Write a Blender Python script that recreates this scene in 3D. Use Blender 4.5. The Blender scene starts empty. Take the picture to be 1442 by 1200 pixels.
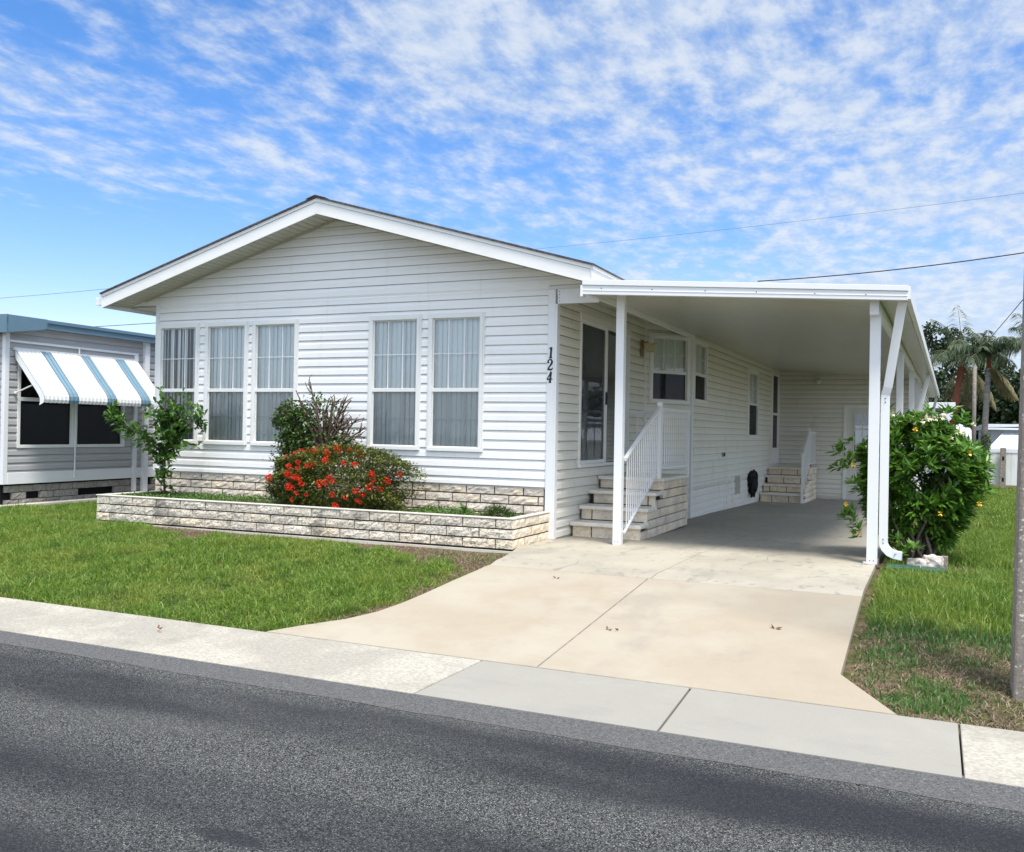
import bpy, bmesh, math, random
import numpy as np
from mathutils import Vector, Matrix
random.seed(7); rng = np.random.default_rng(7)
sc = bpy.context.scene
C = sc.collection
PI = math.pi

# ------------------------------------------------------------------ helpers
def V(*a): return Vector(a)

def tag(o, label=None, cat=None, group=None, kind=None):
    if label: o['label'] = label
    if cat: o['category'] = cat
    if group: o['group'] = group
    if kind: o['kind'] = kind
    return o

def empty(name, loc=(0, 0, 0), rz=0, label=None, cat=None, group=None):
    o = bpy.data.objects.new(name, None); C.objects.link(o)
    o.location = loc; o.rotation_euler = (0, 0, rz); o.empty_display_size = .2
    return tag(o, label, cat, group)

def copy_tree(o, parent=None):
    c = o.copy(); C.objects.link(c)
    if parent is not None: c.parent = parent
    for ch in list(o.children): copy_tree(ch, c)
    return c

class MB:
    def __init__(s): s.v = []; s.f = []; s.m = []
    def add(s, vs, fs, mi=0):
        b = len(s.v); s.v += [tuple(v) for v in vs]
        for f in fs: s.f.append(tuple(b + i for i in f)); s.m.append(mi)
    def box(s, x0, y0, z0, x1, y1, z1, mi=0):
        x0, x1 = sorted((x0, x1)); y0, y1 = sorted((y0, y1)); z0, z1 = sorted((z0, z1))
        s.add([(x0,y0,z0),(x1,y0,z0),(x1,y1,z0),(x0,y1,z0),(x0,y0,z1),(x1,y0,z1),(x1,y1,z1),(x0,y1,z1)],
              [(0,3,2,1),(4,5,6,7),(0,1,5,4),(1,2,6,5),(2,3,7,6),(3,0,4,7)], mi)
    def lbox(s, F, s0, z0, n0, s1, z1, n1, mi=0):
        # a box in a wall frame F = (origin, along, normal)
        P, d, n = F
        c = []
        for (a, z, b) in [(s0,z0,n0),(s1,z0,n0),(s1,z0,n1),(s0,z0,n1),(s0,z1,n0),(s1,z1,n0),(s1,z1,n1),(s0,z1,n1)]:
            c.append(P + d * a + n * b + V(0, 0, z))
        s.add(c, [(0,1,2,3),(7,6,5,4),(0,4,5,1),(1,5,6,2),(2,6,7,3),(3,7,4,0)], mi)
    def prism(s, poly, ext, mi=0):
        n = len(poly); ext = Vector(ext)
        a = [Vector(p) for p in poly]
        s.add(a + [p + ext for p in a], [tuple(range(n))[::-1], tuple(range(n, 2 * n))] +
              [(i, (i + 1) % n, n + (i + 1) % n, n + i) for i in range(n)], mi)
    def tube(s, pts, r, n=8, mi=0, cap=True):
        pts = [Vector(p) for p in pts]
        if not hasattr(r, '__len__'): r = [r] * len(pts)
        vs = []; up = V(0, 0, 1)
        for i, p in enumerate(pts):
            t = (pts[min(i + 1, len(pts) - 1)] - pts[max(i - 1, 0)]).normalized()
            a = t.cross(V(0, 0, 1) if abs(t.z) < .9 else V(1, 0, 0)).normalized(); b = t.cross(a)
            for k in range(n):
                an = 2 * PI * k / n
                vs.append(p + (a * math.cos(an) + b * math.sin(an)) * r[i])
        fs = []
        for i in range(len(pts) - 1):
            for k in range(n):
                fs.append((i*n+k, i*n+(k+1) % n, (i+1)*n+(k+1) % n, (i+1)*n+k))
        if cap:
            fs.append(tuple(range(n))); fs.append(tuple(range((len(pts)-1)*n, len(pts)*n))[::-1])
        s.add(vs, fs, mi)
    def bar(s, p0, p1, w, t, side=None, mi=0):
        # rectangular bar from p0 to p1, w wide along 'side', t thick
        p0 = Vector(p0); p1 = Vector(p1); d = (p1 - p0).normalized()
        a = Vector(side) if side else d.cross(V(0, 0, 1)).normalized()
        a = (a - d * a.dot(d)).normalized(); b = d.cross(a)
        vs = []
        for p in (p0, p1):
            for (i, j) in ((-1,-1),(1,-1),(1,1),(-1,1)): vs.append(p + a * i * w / 2 + b * j * t / 2)
        s.add(vs, [(0,1,2,3),(7,6,5,4),(0,4,5,1),(1,5,6,2),(2,6,7,3),(3,7,4,0)], mi)
    def build(s, name, mats, parent=None, smooth=False, bevel=0, fix=True):
        me = bpy.data.meshes.new(name); me.from_pydata(s.v, [], s.f)
        if not isinstance(mats, (list, tuple)): mats = [mats]
        for m in mats: me.materials.append(m)
        if len(mats) > 1: me.polygons.foreach_set('material_index', s.m)
        if fix:
            bm = bmesh.new(); bm.from_mesh(me); bmesh.ops.recalc_face_normals(bm, faces=bm.faces); bm.to_mesh(me); bm.free()
        if smooth: me.polygons.foreach_set('use_smooth', [True] * len(me.polygons))
        me.update()
        o = bpy.data.objects.new(name, me); C.objects.link(o)
        if parent is not None: o.parent = parent
        if bevel:
            b = o.modifiers.new('bevel', 'BEVEL'); b.width = bevel; b.segments = 2; b.limit_method = 'ANGLE'
        return o

def fastmesh(name, verts, facearrs, mat, parent=None, smooth=False):
    me = bpy.data.meshes.new(name)
    me.vertices.add(len(verts)); me.vertices.foreach_set('co', np.asarray(verts, dtype=np.float32).ravel())
    loops = np.concatenate([f.ravel() for f in facearrs]).astype(np.int32)
    tot = np.concatenate([np.full(len(f), f.shape[1]) for f in facearrs]).astype(np.int32)
    st = np.concatenate([[0], np.cumsum(tot)[:-1]]).astype(np.int32)
    me.loops.add(len(loops)); me.loops.foreach_set('vertex_index', loops)
    me.polygons.add(len(tot)); me.polygons.foreach_set('loop_start', st); me.polygons.foreach_set('loop_total', tot)
    if smooth: me.polygons.foreach_set('use_smooth', np.ones(len(tot), dtype=bool))
    me.update(calc_edges=True); me.validate()
    me.materials.append(mat)
    o = bpy.data.objects.new(name, me); C.objects.link(o)
    if parent is not None: o.parent = parent
    return o

def unit(a): return a / (np.linalg.norm(a, axis=1, keepdims=True) + 1e-9)

def leaf_mesh(name, pos, dirs, L, W, mat, parent=None, droop=.15, fold=.12, roll=1.0):
    # one folded, pointed leaf per position
    n = len(pos); dirs = unit(np.asarray(dirs, float)); pos = np.asarray(pos, float)
    L = np.broadcast_to(L, n)[:, None]; W = np.broadcast_to(W, n)[:, None]
    up = np.tile([0, 0, 1.0], (n, 1)) + rng.normal(0, .35 * roll, (n, 3))
    side = unit(np.cross(dirs, up)); nrm = unit(np.cross(side, dirs))
    b = pos; m1 = pos + dirs * L * .5
    r = m1 + side * W * .5; l = m1 - side * W * .5
    mid = m1 - nrm * W * fold
    t = pos + dirs * L; t = t + np.array([0, 0, -1.0]) * L * droop
    vs = np.stack([b, r, t, mid, l], 1).reshape(-1, 3)
    k = np.arange(n)[:, None] * 5
    f = np.concatenate([k + np.array([[0, 1, 2, 3]]), k + np.array([[0, 3, 2, 4]])])
    return fastmesh(name, vs, [f], mat, parent)

def grass_mesh(name, pos, h, w, mat, lean=.5, kind='stuff', parent=None):
    n = len(pos); an = rng.uniform(0, 2 * PI, n); a2 = rng.uniform(0, 2 * PI, n)
    d = np.stack([np.cos(an), np.sin(an), np.zeros(n)], 1)
    sd = np.stack([np.cos(a2), np.sin(a2), np.zeros(n)], 1)
    le = np.abs(rng.normal(0, lean, n))[:, None]; h = np.broadcast_to(h, n)[:, None]; w = np.broadcast_to(w, n)[:, None]
    z = np.array([[0, 0, 1.0]])
    p0 = pos; p1 = pos + z * h * .6 + d * h * le * .35; p2 = pos + z * h * (1 - .25 * np.minimum(le, 2)) + d * h * le
    vs = np.stack([p0 - sd * w / 2, p0 + sd * w / 2, p1 + sd * w * .45, p1 - sd * w * .45, p2], 1).reshape(-1, 3)
    k = np.arange(n)[:, None] * 5
    return fastmesh(name, vs, [k + np.array([[0, 1, 2, 3]]), k + np.array([[3, 2, 4]])], mat, parent)

# small smooth value noise for masks
_tab = rng.random((64, 64))
def vnoise(x, y):
    x = np.asarray(x, float); y = np.asarray(y, float)
    xi = np.floor(x).astype(int); yi = np.floor(y).astype(int); fx = x - xi; fy = y - yi
    fx = fx * fx * (3 - 2 * fx); fy = fy * fy * (3 - 2 * fy)
    g = lambda a, b: _tab[a % 64, b % 64]
    return (g(xi, yi) * (1-fx) + g(xi+1, yi) * fx) * (1-fy) + (g(xi, yi+1) * (1-fx) + g(xi+1, yi+1) * fx) * fy
def fbm(x, y): return (vnoise(x, y) + .5 * vnoise(x*2.1+7, y*2.1+3) + .25 * vnoise(x*4.3+1, y*4.3+9)) / 1.75

# ------------------------------------------------------------------ materials
def ramp_mix(nt, fac, a, b):
    m = nt.nodes.new('ShaderNodeMix'); m.data_type = 'RGBA'
    nt.links.new(fac, m.inputs['Factor'])
    for s, k in ((a, 'A'), (b, 'B')):
        i = [q for q in m.inputs if q.name == k and q.type == 'RGBA'][0]
        if isinstance(s, (tuple, list)): i.default_value = (*s, 1)
        else: nt.links.new(s, i)
    return [q for q in m.outputs if q.type == 'RGBA'][0]

def noise(nt, scale, detail=4, stretch=(1, 1, 1), rough=.55, seed=0.0, coord=None):
    if coord is None:
        g = nt.nodes.new('ShaderNodeNewGeometry'); coord = g.outputs['Position']
    mp = nt.nodes.new('ShaderNodeMapping'); mp.inputs['Scale'].default_value = stretch
    mp.inputs['Location'].default_value = (seed, seed * 1.7, seed * .6)
    nt.links.new(coord, mp.inputs['Vector'])
    n = nt.nodes.new('ShaderNodeTexNoise'); n.inputs['Scale'].default_value = scale
    n.inputs['Detail'].default_value = detail; n.inputs['Roughness'].default_value = rough
    nt.links.new(mp.outputs[0], n.inputs['Vector'])
    return n.outputs['Fac']

def mrange(nt, v, a, b, c=0, d=1):
    m = nt.nodes.new('ShaderNodeMapRange'); m.inputs[1].default_value = a; m.inputs[2].default_value = b
    m.inputs[3].default_value = c; m.inputs[4].default_value = d; m.interpolation_type = 'SMOOTHSTEP'
    nt.links.new(v, m.inputs[0]); return m.outputs[0]

def math_(nt, op, a, b=None):
    m = nt.nodes.new('ShaderNodeMath'); m.operation = op
    for i, s in enumerate((a, b)):
        if s is None: continue
        if isinstance(s, (int, float)): m.inputs[i].default_value = s
        else: nt.links.new(s, m.inputs[i])
    return m.outputs[0]

def base_mat(name, rough=.6, spec=.5, metal=0):
    m = bpy.data.materials.new(name); m.use_nodes = True; nt = m.node_tree
    p = nt.nodes['Principled BSDF']; p.inputs['Roughness'].default_value = rough
    p.inputs['Specular IOR Level'].default_value = spec; p.inputs['Metallic'].default_value = metal
    return m, nt, p

def mk(name, col, rough=.6, spec=.5, metal=0, layers=(), bump=None, rand=None):
    """layers: (scale, lo, hi, colour, amount, stretch) noise stains; bump: (scale, strength, distance)"""
    m, nt, p = base_mat(name, rough, spec, metal)
    c = tuple(col)
    if rand is not None:
        g = nt.nodes.new('ShaderNodeNewGeometry')
        r = nt.nodes.new('ShaderNodeValToRGB'); r.color_ramp.interpolation = 'LINEAR'
        els = r.color_ramp.elements
        els[0].position = 0; els[0].color = (*rand[0], 1); els[1].position = 1; els[1].color = (*rand[-1], 1)
        for i, q in enumerate(rand[1:-1]):
            e = els.new((i + 1) / (len(rand) - 1)); e.color = (*q, 1)
        nt.links.new(g.outputs['Random Per Island'], r.inputs[0]); c = r.outputs[0]
    for i, (s, lo, hi, lc, am, st) in enumerate(layers):
        f = mrange(nt, noise(nt, s, 5, st, .6, i * 3.1 + 1), lo, hi, 0, am)
        c = ramp_mix(nt, f, c, lc)
    if isinstance(c, tuple): p.inputs['Base Color'].default_value = (*c, 1)
    else: nt.links.new(c, p.inputs['Base Color'])
    if bump:
        b = nt.nodes.new('ShaderNodeBump'); b.inputs['Strength'].default_value = bump[1]; b.inputs['Distance'].default_value = bump[2]
        nt.links.new(noise(nt, bump[0], 6, bump[3] if len(bump) > 3 else (1, 1, 1)), b.inputs['Height']); nt.links.new(b.outputs[0], p.inputs['Normal'])
    return m

U = (1, 1, 1)
WHITE = (.80, .81, .81)
M = {}
M['siding'] = mk('vinyl_siding', (.86, .86, .85), .45, .4, layers=[(1.3, .5, .8, (.70, .69, .64), .35, (1, 1, .5)), (9, .55, .8, (.72, .72, .69), .25, (.4, .4, 2)), (3, .55, .78, (.66, .65, .58), .30, (4, 4, .3))])
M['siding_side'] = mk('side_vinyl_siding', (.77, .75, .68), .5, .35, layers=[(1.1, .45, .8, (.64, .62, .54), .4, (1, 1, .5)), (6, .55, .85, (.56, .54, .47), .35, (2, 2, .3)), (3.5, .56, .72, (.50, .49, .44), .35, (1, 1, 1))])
M['lapshade'] = mk('painted_lap_shade', (.62, .62, .61), .8, .2)  # lap shadow lines put into the colour of the under-lap faces
M['lapshade2'] = mk('dark_painted_lap_shade', (.38, .37, .33), .8, .2)  # darker painted lap shadow for side walls, shed and neighbour
M['white'] = mk('white_painted_metal', (.76, .77, .78), .35, .5, layers=[(3, .5, .85, (.70, .70, .66), .35, U)])
M['trim'] = mk('white_vinyl_trim', (.80, .80, .78), .4, .45, layers=[(4, .5, .8, (.68, .67, .62), .3, U)])
M['fascia'] = mk('aluminium_fascia', (.82, .82, .80), .38, .5, layers=[(2, .45, .8, (.66, .65, .60), .4, (1, 1, 3)), (18, .6, .8, (.5, .49, .45), .25, (.3, .3, 3))])
M['fascia2'] = M['white']
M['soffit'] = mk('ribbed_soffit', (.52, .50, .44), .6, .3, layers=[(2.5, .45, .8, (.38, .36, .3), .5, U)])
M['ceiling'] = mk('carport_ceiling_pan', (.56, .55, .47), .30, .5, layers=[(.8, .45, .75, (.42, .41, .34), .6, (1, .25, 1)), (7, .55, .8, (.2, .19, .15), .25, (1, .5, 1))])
M['shingle'] = mk('dark_shingle', (.075, .068, .066), .9, .2, layers=[(14, .45, .6, (.13, .12, .12), .8, (1, 1, 1))], bump=(30, .6, .01))
M['soil'] = mk('soil', (.10, .07, .045), .95, .1, layers=[(6, .4, .6, (.20, .15, .10), .8, U), (40, .45, .6, (.05, .035, .025), .7, U)], bump=(35, .9, .03))
M['mortar'] = mk('mortar_gap', (.045, .038, .032), .9, .1)
M['block'] = mk('split_face_block', (.80, .71, .59), .9, .2, layers=[(3, .4, .65, (.62, .56, .48), .7, U), (28, .5, .62, (.44, .40, .35), .5, (1, 1, 1.5)), (9, .60, .72, (.22, .20, .18), .5, (1, 1, 2))], bump=(45, .8, .012), rand=[(0.656, 0.582, 0.484), (0.800, 0.710, 0.590), (0.816, 0.682, 0.507), (0.720, 0.639, 0.531), (0.848, 0.753, 0.625)])
M['block_old'] = mk('mildewed_split_face_block', (.78, .71, .60), .9, .2, layers=[(3, .4, .6, (.62, .55, .46), .7, U), (34, .50, .60, (.24, .22, .19), .75, (1, 1, 1.6)), (2.2, .56, .66, (.12, .115, .10), .6, (1, 1, 1))], bump=(45, .9, .014), rand=[(0.640, 0.582, 0.492), (0.780, 0.710, 0.600), (0.796, 0.682, 0.516), (0.702, 0.639, 0.540), (0.827, 0.753, 0.636)])
M['block_warm'] = mk('cream_split_face_block', (.84, .74, .60), .9, .2, layers=[(3, .4, .65, (.56, .49, .39), .7, U), (26, .52, .66, (.42, .37, .30), .5, (1, 1, 1.5))], bump=(42, .8, .010), rand=[(0.689, 0.607, 0.492), (0.840, 0.740, 0.600), (0.857, 0.710, 0.516), (0.756, 0.666, 0.540), (0.890, 0.784, 0.636)])
M['block_grey'] = mk('grey_screen_block', (.34, .32, .30), .92, .2, layers=[(3, .4, .65, (.26, .25, .23), .8, U), (30, .48, .6, (.16, .15, .14), .6, U)], bump=(42, .9, .012), rand=[(0.279, 0.262, 0.246), (0.340, 0.320, 0.300), (0.347, 0.307, 0.258), (0.306, 0.288, 0.270), (0.360, 0.339, 0.318)])
M['coping'] = mk('pale_coping', (.58, .55, .48), .85, .2, layers=[(12, .5, .7, (.45, .42, .36), .6, U)], bump=(60, .4, .005))
M['tread'] = mk('concrete_tread', (.78, .73, .65), .85, .25, layers=[(5, .45, .7, (.58, .54, .48), .6, U), (40, .5, .7, (.52, .48, .43), .4, U)], bump=(60, .5, .005))
M['dark'] = mk('unlit_interior', (.012, .012, .013), .9, .1)
M['black'] = mk('black_metal', (.012, .011, .012), .45, .5)
M['blackrub'] = mk('black_rubber', (.012, .012, .013), .7, .3)
M['blinds'] = mk('vertical_blind_fabric', (.92, .94, .92), .8, .2)
M['screenframe'] = mk('screen_frame', (.35, .35, .34), .5, .4)
M['door'] = mk('painted_door', (.70, .69, .64), .45, .4, layers=[(4, .5, .8, (.6, .59, .53), .4, U)])
M['brass'] = mk('aged_brass', (.30, .23, .11), .4, .5, .7)
M['cream'] = mk('cream_plastic', (.50, .43, .25), .5, .4)
M['frost'] = mk('frosted_glass_shade', (.7, .7, .66), .3, .6)
M['bark'] = mk('bark', (.15, .125, .105), .95, .1, layers=[(30, .4, .6, (.07, .055, .045), .8, (1, 1, .3))], bump=(60, .8, .01))
M['palebark'] = mk('pale_palm_bark', (.24, .22, .20), .95, .1, layers=[(10, .4, .6, (.12, .11, .10), .8, (.4, .4, 4))], bump=(20, .8, .03, (.3, .3, 4)))
M['redbark'] = mk('red_brown_frond_base', (.12, .045, .028), .9, .1, layers=[(14, .4, .6, (.10, .035, .02), .8, (1, 1, .4))])
M['deadwood'] = mk('dead_twig', (.13, .095, .07), .95, .1, layers=[(40, .4, .6, (.07, .05, .04), .7, U)])
M['pole'] = mk('weathered_concrete_pole', (.27, .235, .20), .95, .15, layers=[(5, .4, .65, (.24, .21, .18), .7, (1, 1, .4)), (30, .45, .65, (.17, .15, .13), .5, U), (42, .60, .635, (.62, .60, .54), .85, U)], bump=(50, .7, .008))
M['fence'] = mk('white_board_fence', (.72, .74, .72), .6, .3, layers=[(2, .45, .75, (.56, .58, .54), .5, (1, 1, .4))])
M['bluefascia'] = mk('slate_blue_metal', (.115, .20, .265), .45, .45, layers=[(2, .45, .8, (.16, .26, .33), .5, U)])
M['greysiding'] = mk('grey_vinyl_siding', (.42, .415, .42), .5, .35, layers=[(2, .45, .75, (.36, .355, .36), .5, U)])
M['farwall'] = mk('pale_blue_wall', (.50, .55, .60), .6, .3)
M['farroof'] = mk('pale_metal_roof', (.66, .68, .70), .45, .4)
M['awn_white'] = mk('white_awning_metal', (.80, .81, .80), .4, .45, layers=[(6, .55, .8, (.68, .68, .64), .3, U)])
M['awn_blue'] = mk('blue_awning_metal', (.14, .24, .31), .45, .4)
M['tarp'] = mk('white_tarpaulin', (.60, .61, .63), .5, .4)
M['lid'] = mk('green_plastic_lid', (.03, .10, .075), .5, .4, layers=[(12, .5, .7, (.10, .16, .13), .5, U)])
M['rock'] = mk('white_edging_stone', (.60, .55, .50), .9, .2, layers=[(10, .45, .65, (.42, .37, .33), .7, U)], bump=(30, .8, .02))
M['deadleaf'] = mk('dead_leaf', (.17, .085, .04), .8, .2)
M['wire'] = mk('overhead_cable', (.03, .035, .045), .6, .3)
M['red'] = mk('red_flower', (.55, .03, .012), .6, .3, rand=[(.80, .030, .012), (.85, .08, .03), (.62, .016, .01)])
M['yellow'] = mk('yellow_flower', (.8, .45, .02), .6, .3, rand=[(.85, .60, .04), (.85, .48, .03), (.9, .70, .12)])
M['paleyellow'] = mk('pale_yellow_flower', (.8, .72, .4), .6, .3, rand=[(.80, .74, .45), (.85, .80, .62), (.72, .62, .25)])

def leafmat(name, cols, rough=.45, trans=.25, patch=None):
    m, nt, p = base_mat(name, rough, .45)
    g = nt.nodes.new('ShaderNodeNewGeometry'); r = nt.nodes.new('ShaderNodeValToRGB')
    els = r.color_ramp.elements; els[0].color = (*cols[0], 1); els[1].color = (*cols[-1], 1)
    for i, q in enumerate(cols[1:-1]):
        e = els.new((i + 1) / (len(cols) - 1)); e.color = (*q, 1)
    nt.links.new(g.outputs['Random Per Island'], r.inputs[0])
    col = r.outputs[0]
    if patch:
        col = ramp_mix(nt, mrange(nt, noise(nt, patch[0], 4), .46, .66, 0, .7), col, patch[1]); col = ramp_mix(nt, mrange(nt, noise(nt, patch[0] * 2.6, 3, (1, 1, 1), .5, 6), .54, .68, 0, .55), col, patch[2])
    nt.links.new(col, p.inputs['Base Color'])
    t = nt.nodes.new('ShaderNodeBsdfTranslucent'); mx = nt.nodes.new('ShaderNodeMixShader'); mx.inputs[0].default_value = trans
    nt.links.new(col, t.inputs[0]); nt.links.new(p.outputs[0], mx.inputs[1]); nt.links.new(t.outputs[0], mx.inputs[2])
    nt.links.new(mx.outputs[0], nt.nodes['Material Output'].inputs[0])
    return m
M['grass'] = leafmat('grass_blade', [(.08, .16, .015), (.16, .28, .03), (.24, .36, .05), (.11, .22, .02), (.36, .42, .13)], .5, .4, (1.3, (.27, .33, .06), (.05, .12, .02)))
M['grass2'] = leafmat('bluegreen_grass_blade', [(.07, .16, .035), (.12, .24, .06), (.07, .16, .035), (.20, .27, .11)], .5, .3)
M['straw'] = leafmat('dry_thatch', [(.24, .17, .11), (.34, .26, .18), (.15, .10, .065), (.27, .19, .14)], .8, .1)
M['ixleaf'] = leafmat('ixora_leaf', [(.05, .11, .015), (.13, .17, .022), (.24, .24, .04), (.04, .09, .018), (.13, .09, .03), (.08, .15, .025)], .4, .2)
M['alleaf'] = leafmat('allamanda_leaf', [(.055, .15, .018), (.10, .24, .028), (.16, .34, .04), (.05, .13, .018), (.25, .42, .09)], .3, .35)
M['figleaf'] = leafmat('sapling_leaf', [(.03, .09, .015), (.055, .14, .02), (.12, .24, .04), (.035, .08, .015)], .4, .3)
M['vine'] = leafmat('dark_vine_leaf', [(.03, .075, .02), (.055, .12, .025), (.08, .16, .03), (.13, .08, .04)], .5, .2)
M['weed'] = leafmat('planter_weed', [(.05, .13, .02), (.09, .20, .03), (.13, .20, .05)], .5, .3)
M['treeleaf'] = leafmat('far_tree_leaf', [(.012, .028, .010), (.022, .045, .014), (.035, .065, .018)], .6, .15)
M['palmleaf'] = leafmat('palm_frond', [(.03, .06, .025), (.055, .095, .04), (.10, .13, .06)], .5, .2)
M['palmdry'] = leafmat('dry_palm_frond', [(.16, .14, .06), (.22, .19, .09), (.10, .11, .04)], .7, .2)

def glassmat(name, tint, refl=1.5):
    m = bpy.data.materials.new(name); m.use_nodes = True; nt = m.node_tree; nt.nodes.remove(nt.nodes['Principled BSDF'])
    t = nt.nodes.new('ShaderNodeBsdfTransparent'); t.inputs[0].default_value = (*tint, 1)
    g = nt.nodes.new('ShaderNodeBsdfGlossy'); g.inputs['Roughness'].default_value = .03; g.inputs[0].default_value = (.9, .95, 1, 1)
    f = nt.nodes.new('ShaderNodeFresnel'); f.inputs[0].default_value = 1.5
    k = math_(nt, 'ADD', math_(nt, 'MULTIPLY', f.outputs[0], refl), .02)
    b = nt.nodes.new('ShaderNodeBump'); b.inputs['Strength'].default_value = .05; b.inputs['Distance'].default_value = .02
    nt.links.new(noise(nt, 2.0, 2), b.inputs['Height']); nt.links.new(b.outputs[0], g.inputs['Normal'])
    mx = nt.nodes.new('ShaderNodeMixShader'); nt.links.new(k, mx.inputs[0]); nt.links.new(t.outputs[0], mx.inputs[1]); nt.links.new(g.outputs[0], mx.inputs[2])
    nt.links.new(mx.outputs[0], nt.nodes['Material Output'].inputs[0]); return m
M['glass'] = glassmat('window_glass', (.96, .99, .99))
M['darkglass'] = glassmat('tinted_glass', (.25, .30, .30))
M['blackglass'] = glassmat('very_dark_glass', (.03, .035, .04), .45)
def screenmat():
    m = bpy.data.materials.new('insect_mesh'); m.use_nodes = True; nt = m.node_tree; nt.nodes.remove(nt.nodes['Principled BSDF'])
    t = nt.nodes.new('ShaderNodeBsdfTransparent'); d = nt.nodes.new('ShaderNodeBsdfDiffuse'); d.inputs[0].default_value = (.09, .10, .11, 1)
    mx = nt.nodes.new('ShaderNodeMixShader'); mx.inputs[0].default_value = .24
    nt.links.new(t.outputs[0], mx.inputs[1]); nt.links.new(d.outputs[0], mx.inputs[2]); nt.links.new(mx.outputs[0], nt.nodes['Material Output'].inputs[0]); return m
M['screen'] = screenmat()

def road_mat():
    m, nt, p = base_mat('worn_asphalt', .95, .12)
    g = nt.nodes.new('ShaderNodeNewGeometry'); sx = nt.nodes.new('ShaderNodeSeparateXYZ'); nt.links.new(g.outputs['Position'], sx.inputs[0])
    y = math_(nt, 'ADD', sx.outputs[1], math_(nt, 'MULTIPLY', math_(nt, 'SUBTRACT', noise(nt, .9, 3, (.35, 1, 1)), .5), .7))
    agg = noise(nt, 85, 4, U, .7); agg2 = noise(nt, 170, 2, U, .6, 5)
    c = ramp_mix(nt, mrange(nt, agg, .42, .60), (.017, .018, .019), (.088, .090, .088))
    c = ramp_mix(nt, mrange(nt, agg2, .58, .66), c, (.34, .34, .33))
    c = ramp_mix(nt, mrange(nt, noise(nt, .8, 4, (.4, 1, 1), .6, 9), .45, .7, 0, .35), c, (.095, .095, .094))
    # sealed, darker strips along the lane
    for (a, b_, w, am) in ((-6.22, .24, .22, .85), (-7.42, .20, .30, .80), (-8.25, .25, .35, .8)):
        dd = math_(nt, 'ABSOLUTE', math_(nt, 'SUBTRACT', y, a))
        c = ramp_mix(nt, math_(nt, 'MULTIPLY', mrange(nt, dd, b_ + w, b_ * .4, 0, am), mrange(nt, noise(nt, .9, 4, (.3, 1, 1), .6, a), .25, .55, .35, 1)), c, (.020, .022, .026))
    # a dark oil smear
    v = nt.nodes.new('ShaderNodeVectorMath'); v.operation = 'SUBTRACT'; v.inputs[1].default_value = (1.62, -7.62, -.36)
    nt.links.new(g.outputs['Position'], v.inputs[0])
    v2 = nt.nodes.new('ShaderNodeVectorMath'); v2.operation = 'MULTIPLY'; v2.inputs[1].default_value = (4.6, 16, 0); nt.links.new(v.outputs[0], v2.inputs[0])
    v3 = nt.nodes.new('ShaderNodeVectorMath'); v3.operation = 'LENGTH'; nt.links.new(v2.outputs[0], v3.inputs[0])
    c = ramp_mix(nt, mrange(nt, math_(nt, 'ADD', v3.outputs['Value'], math_(nt, 'MULTIPLY', noise(nt, 9), .6)), 1.35, .9, 0, .7), c, (.022, .025, .03))
    # fine cracks
    vo = nt.nodes.new('ShaderNodeTexVoronoi'); vo.feature = 'DISTANCE_TO_EDGE'; vo.inputs['Scale'].default_value = .55
    nv = nt.nodes.new('ShaderNodeVectorMath'); nv.operation = 'ADD'; nt.links.new(g.outputs['Position'], nv.inputs[0])
    nn = nt.nodes.new('ShaderNodeTexNoise'); nn.inputs['Scale'].default_value = 2.5; nn.inputs['Detail'].default_value = 6; nt.links.new(g.outputs['Position'], nn.inputs['Vector'])
    nt.links.new(nn.outputs['Color'], nv.inputs[1]); nt.links.new(nv.outputs[0], vo.inputs['Vector'])
    ck = mrange(nt, vo.outputs['Distance'], .006, .0, 0, .5)
    ck = math_(nt, 'MULTIPLY', ck, mrange(nt, noise(nt, .5, 2, U, .5, 21), .42, .52))
    c = ramp_mix(nt, ck, c, (.012, .012, .014))
    nt.links.new(c, p.inputs['Base Color'])
    b = nt.nodes.new('ShaderNodeBump'); b.inputs['Strength'].default_value = .7; b.inputs['Distance'].default_value = .008
    nt.links.new(agg, b.inputs['Height']); nt.links.new(b.outputs[0], p.inputs['Normal'])
    return m
M['road'] = road_mat()
M['roadedge'] = mk('bare_asphalt_edge', (.105, .105, .103), .9, .2, layers=[(60, .45, .6, (.06, .06, .065), .8, U), (120, .54, .66, (.24, .24, .235), .8, U)], bump=(60, .8, .01))
M['drive'] = mk('tan_concrete', (.35, .30, .228), .85, .25, layers=[(.9, .40, .70, (.40, .36, .29), .8, U), (.7, .48, .75, (.32, .25, .175), .55, U), (3, .5, .75, (.31, .26, .20), .5, U), (1.1, .60, .74, (.27, .24, .205), .5, (1, .6, 1)), (70, .5, .7, (.44, .36, .27), .25, U)], bump=(90, .35, .003))
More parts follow.
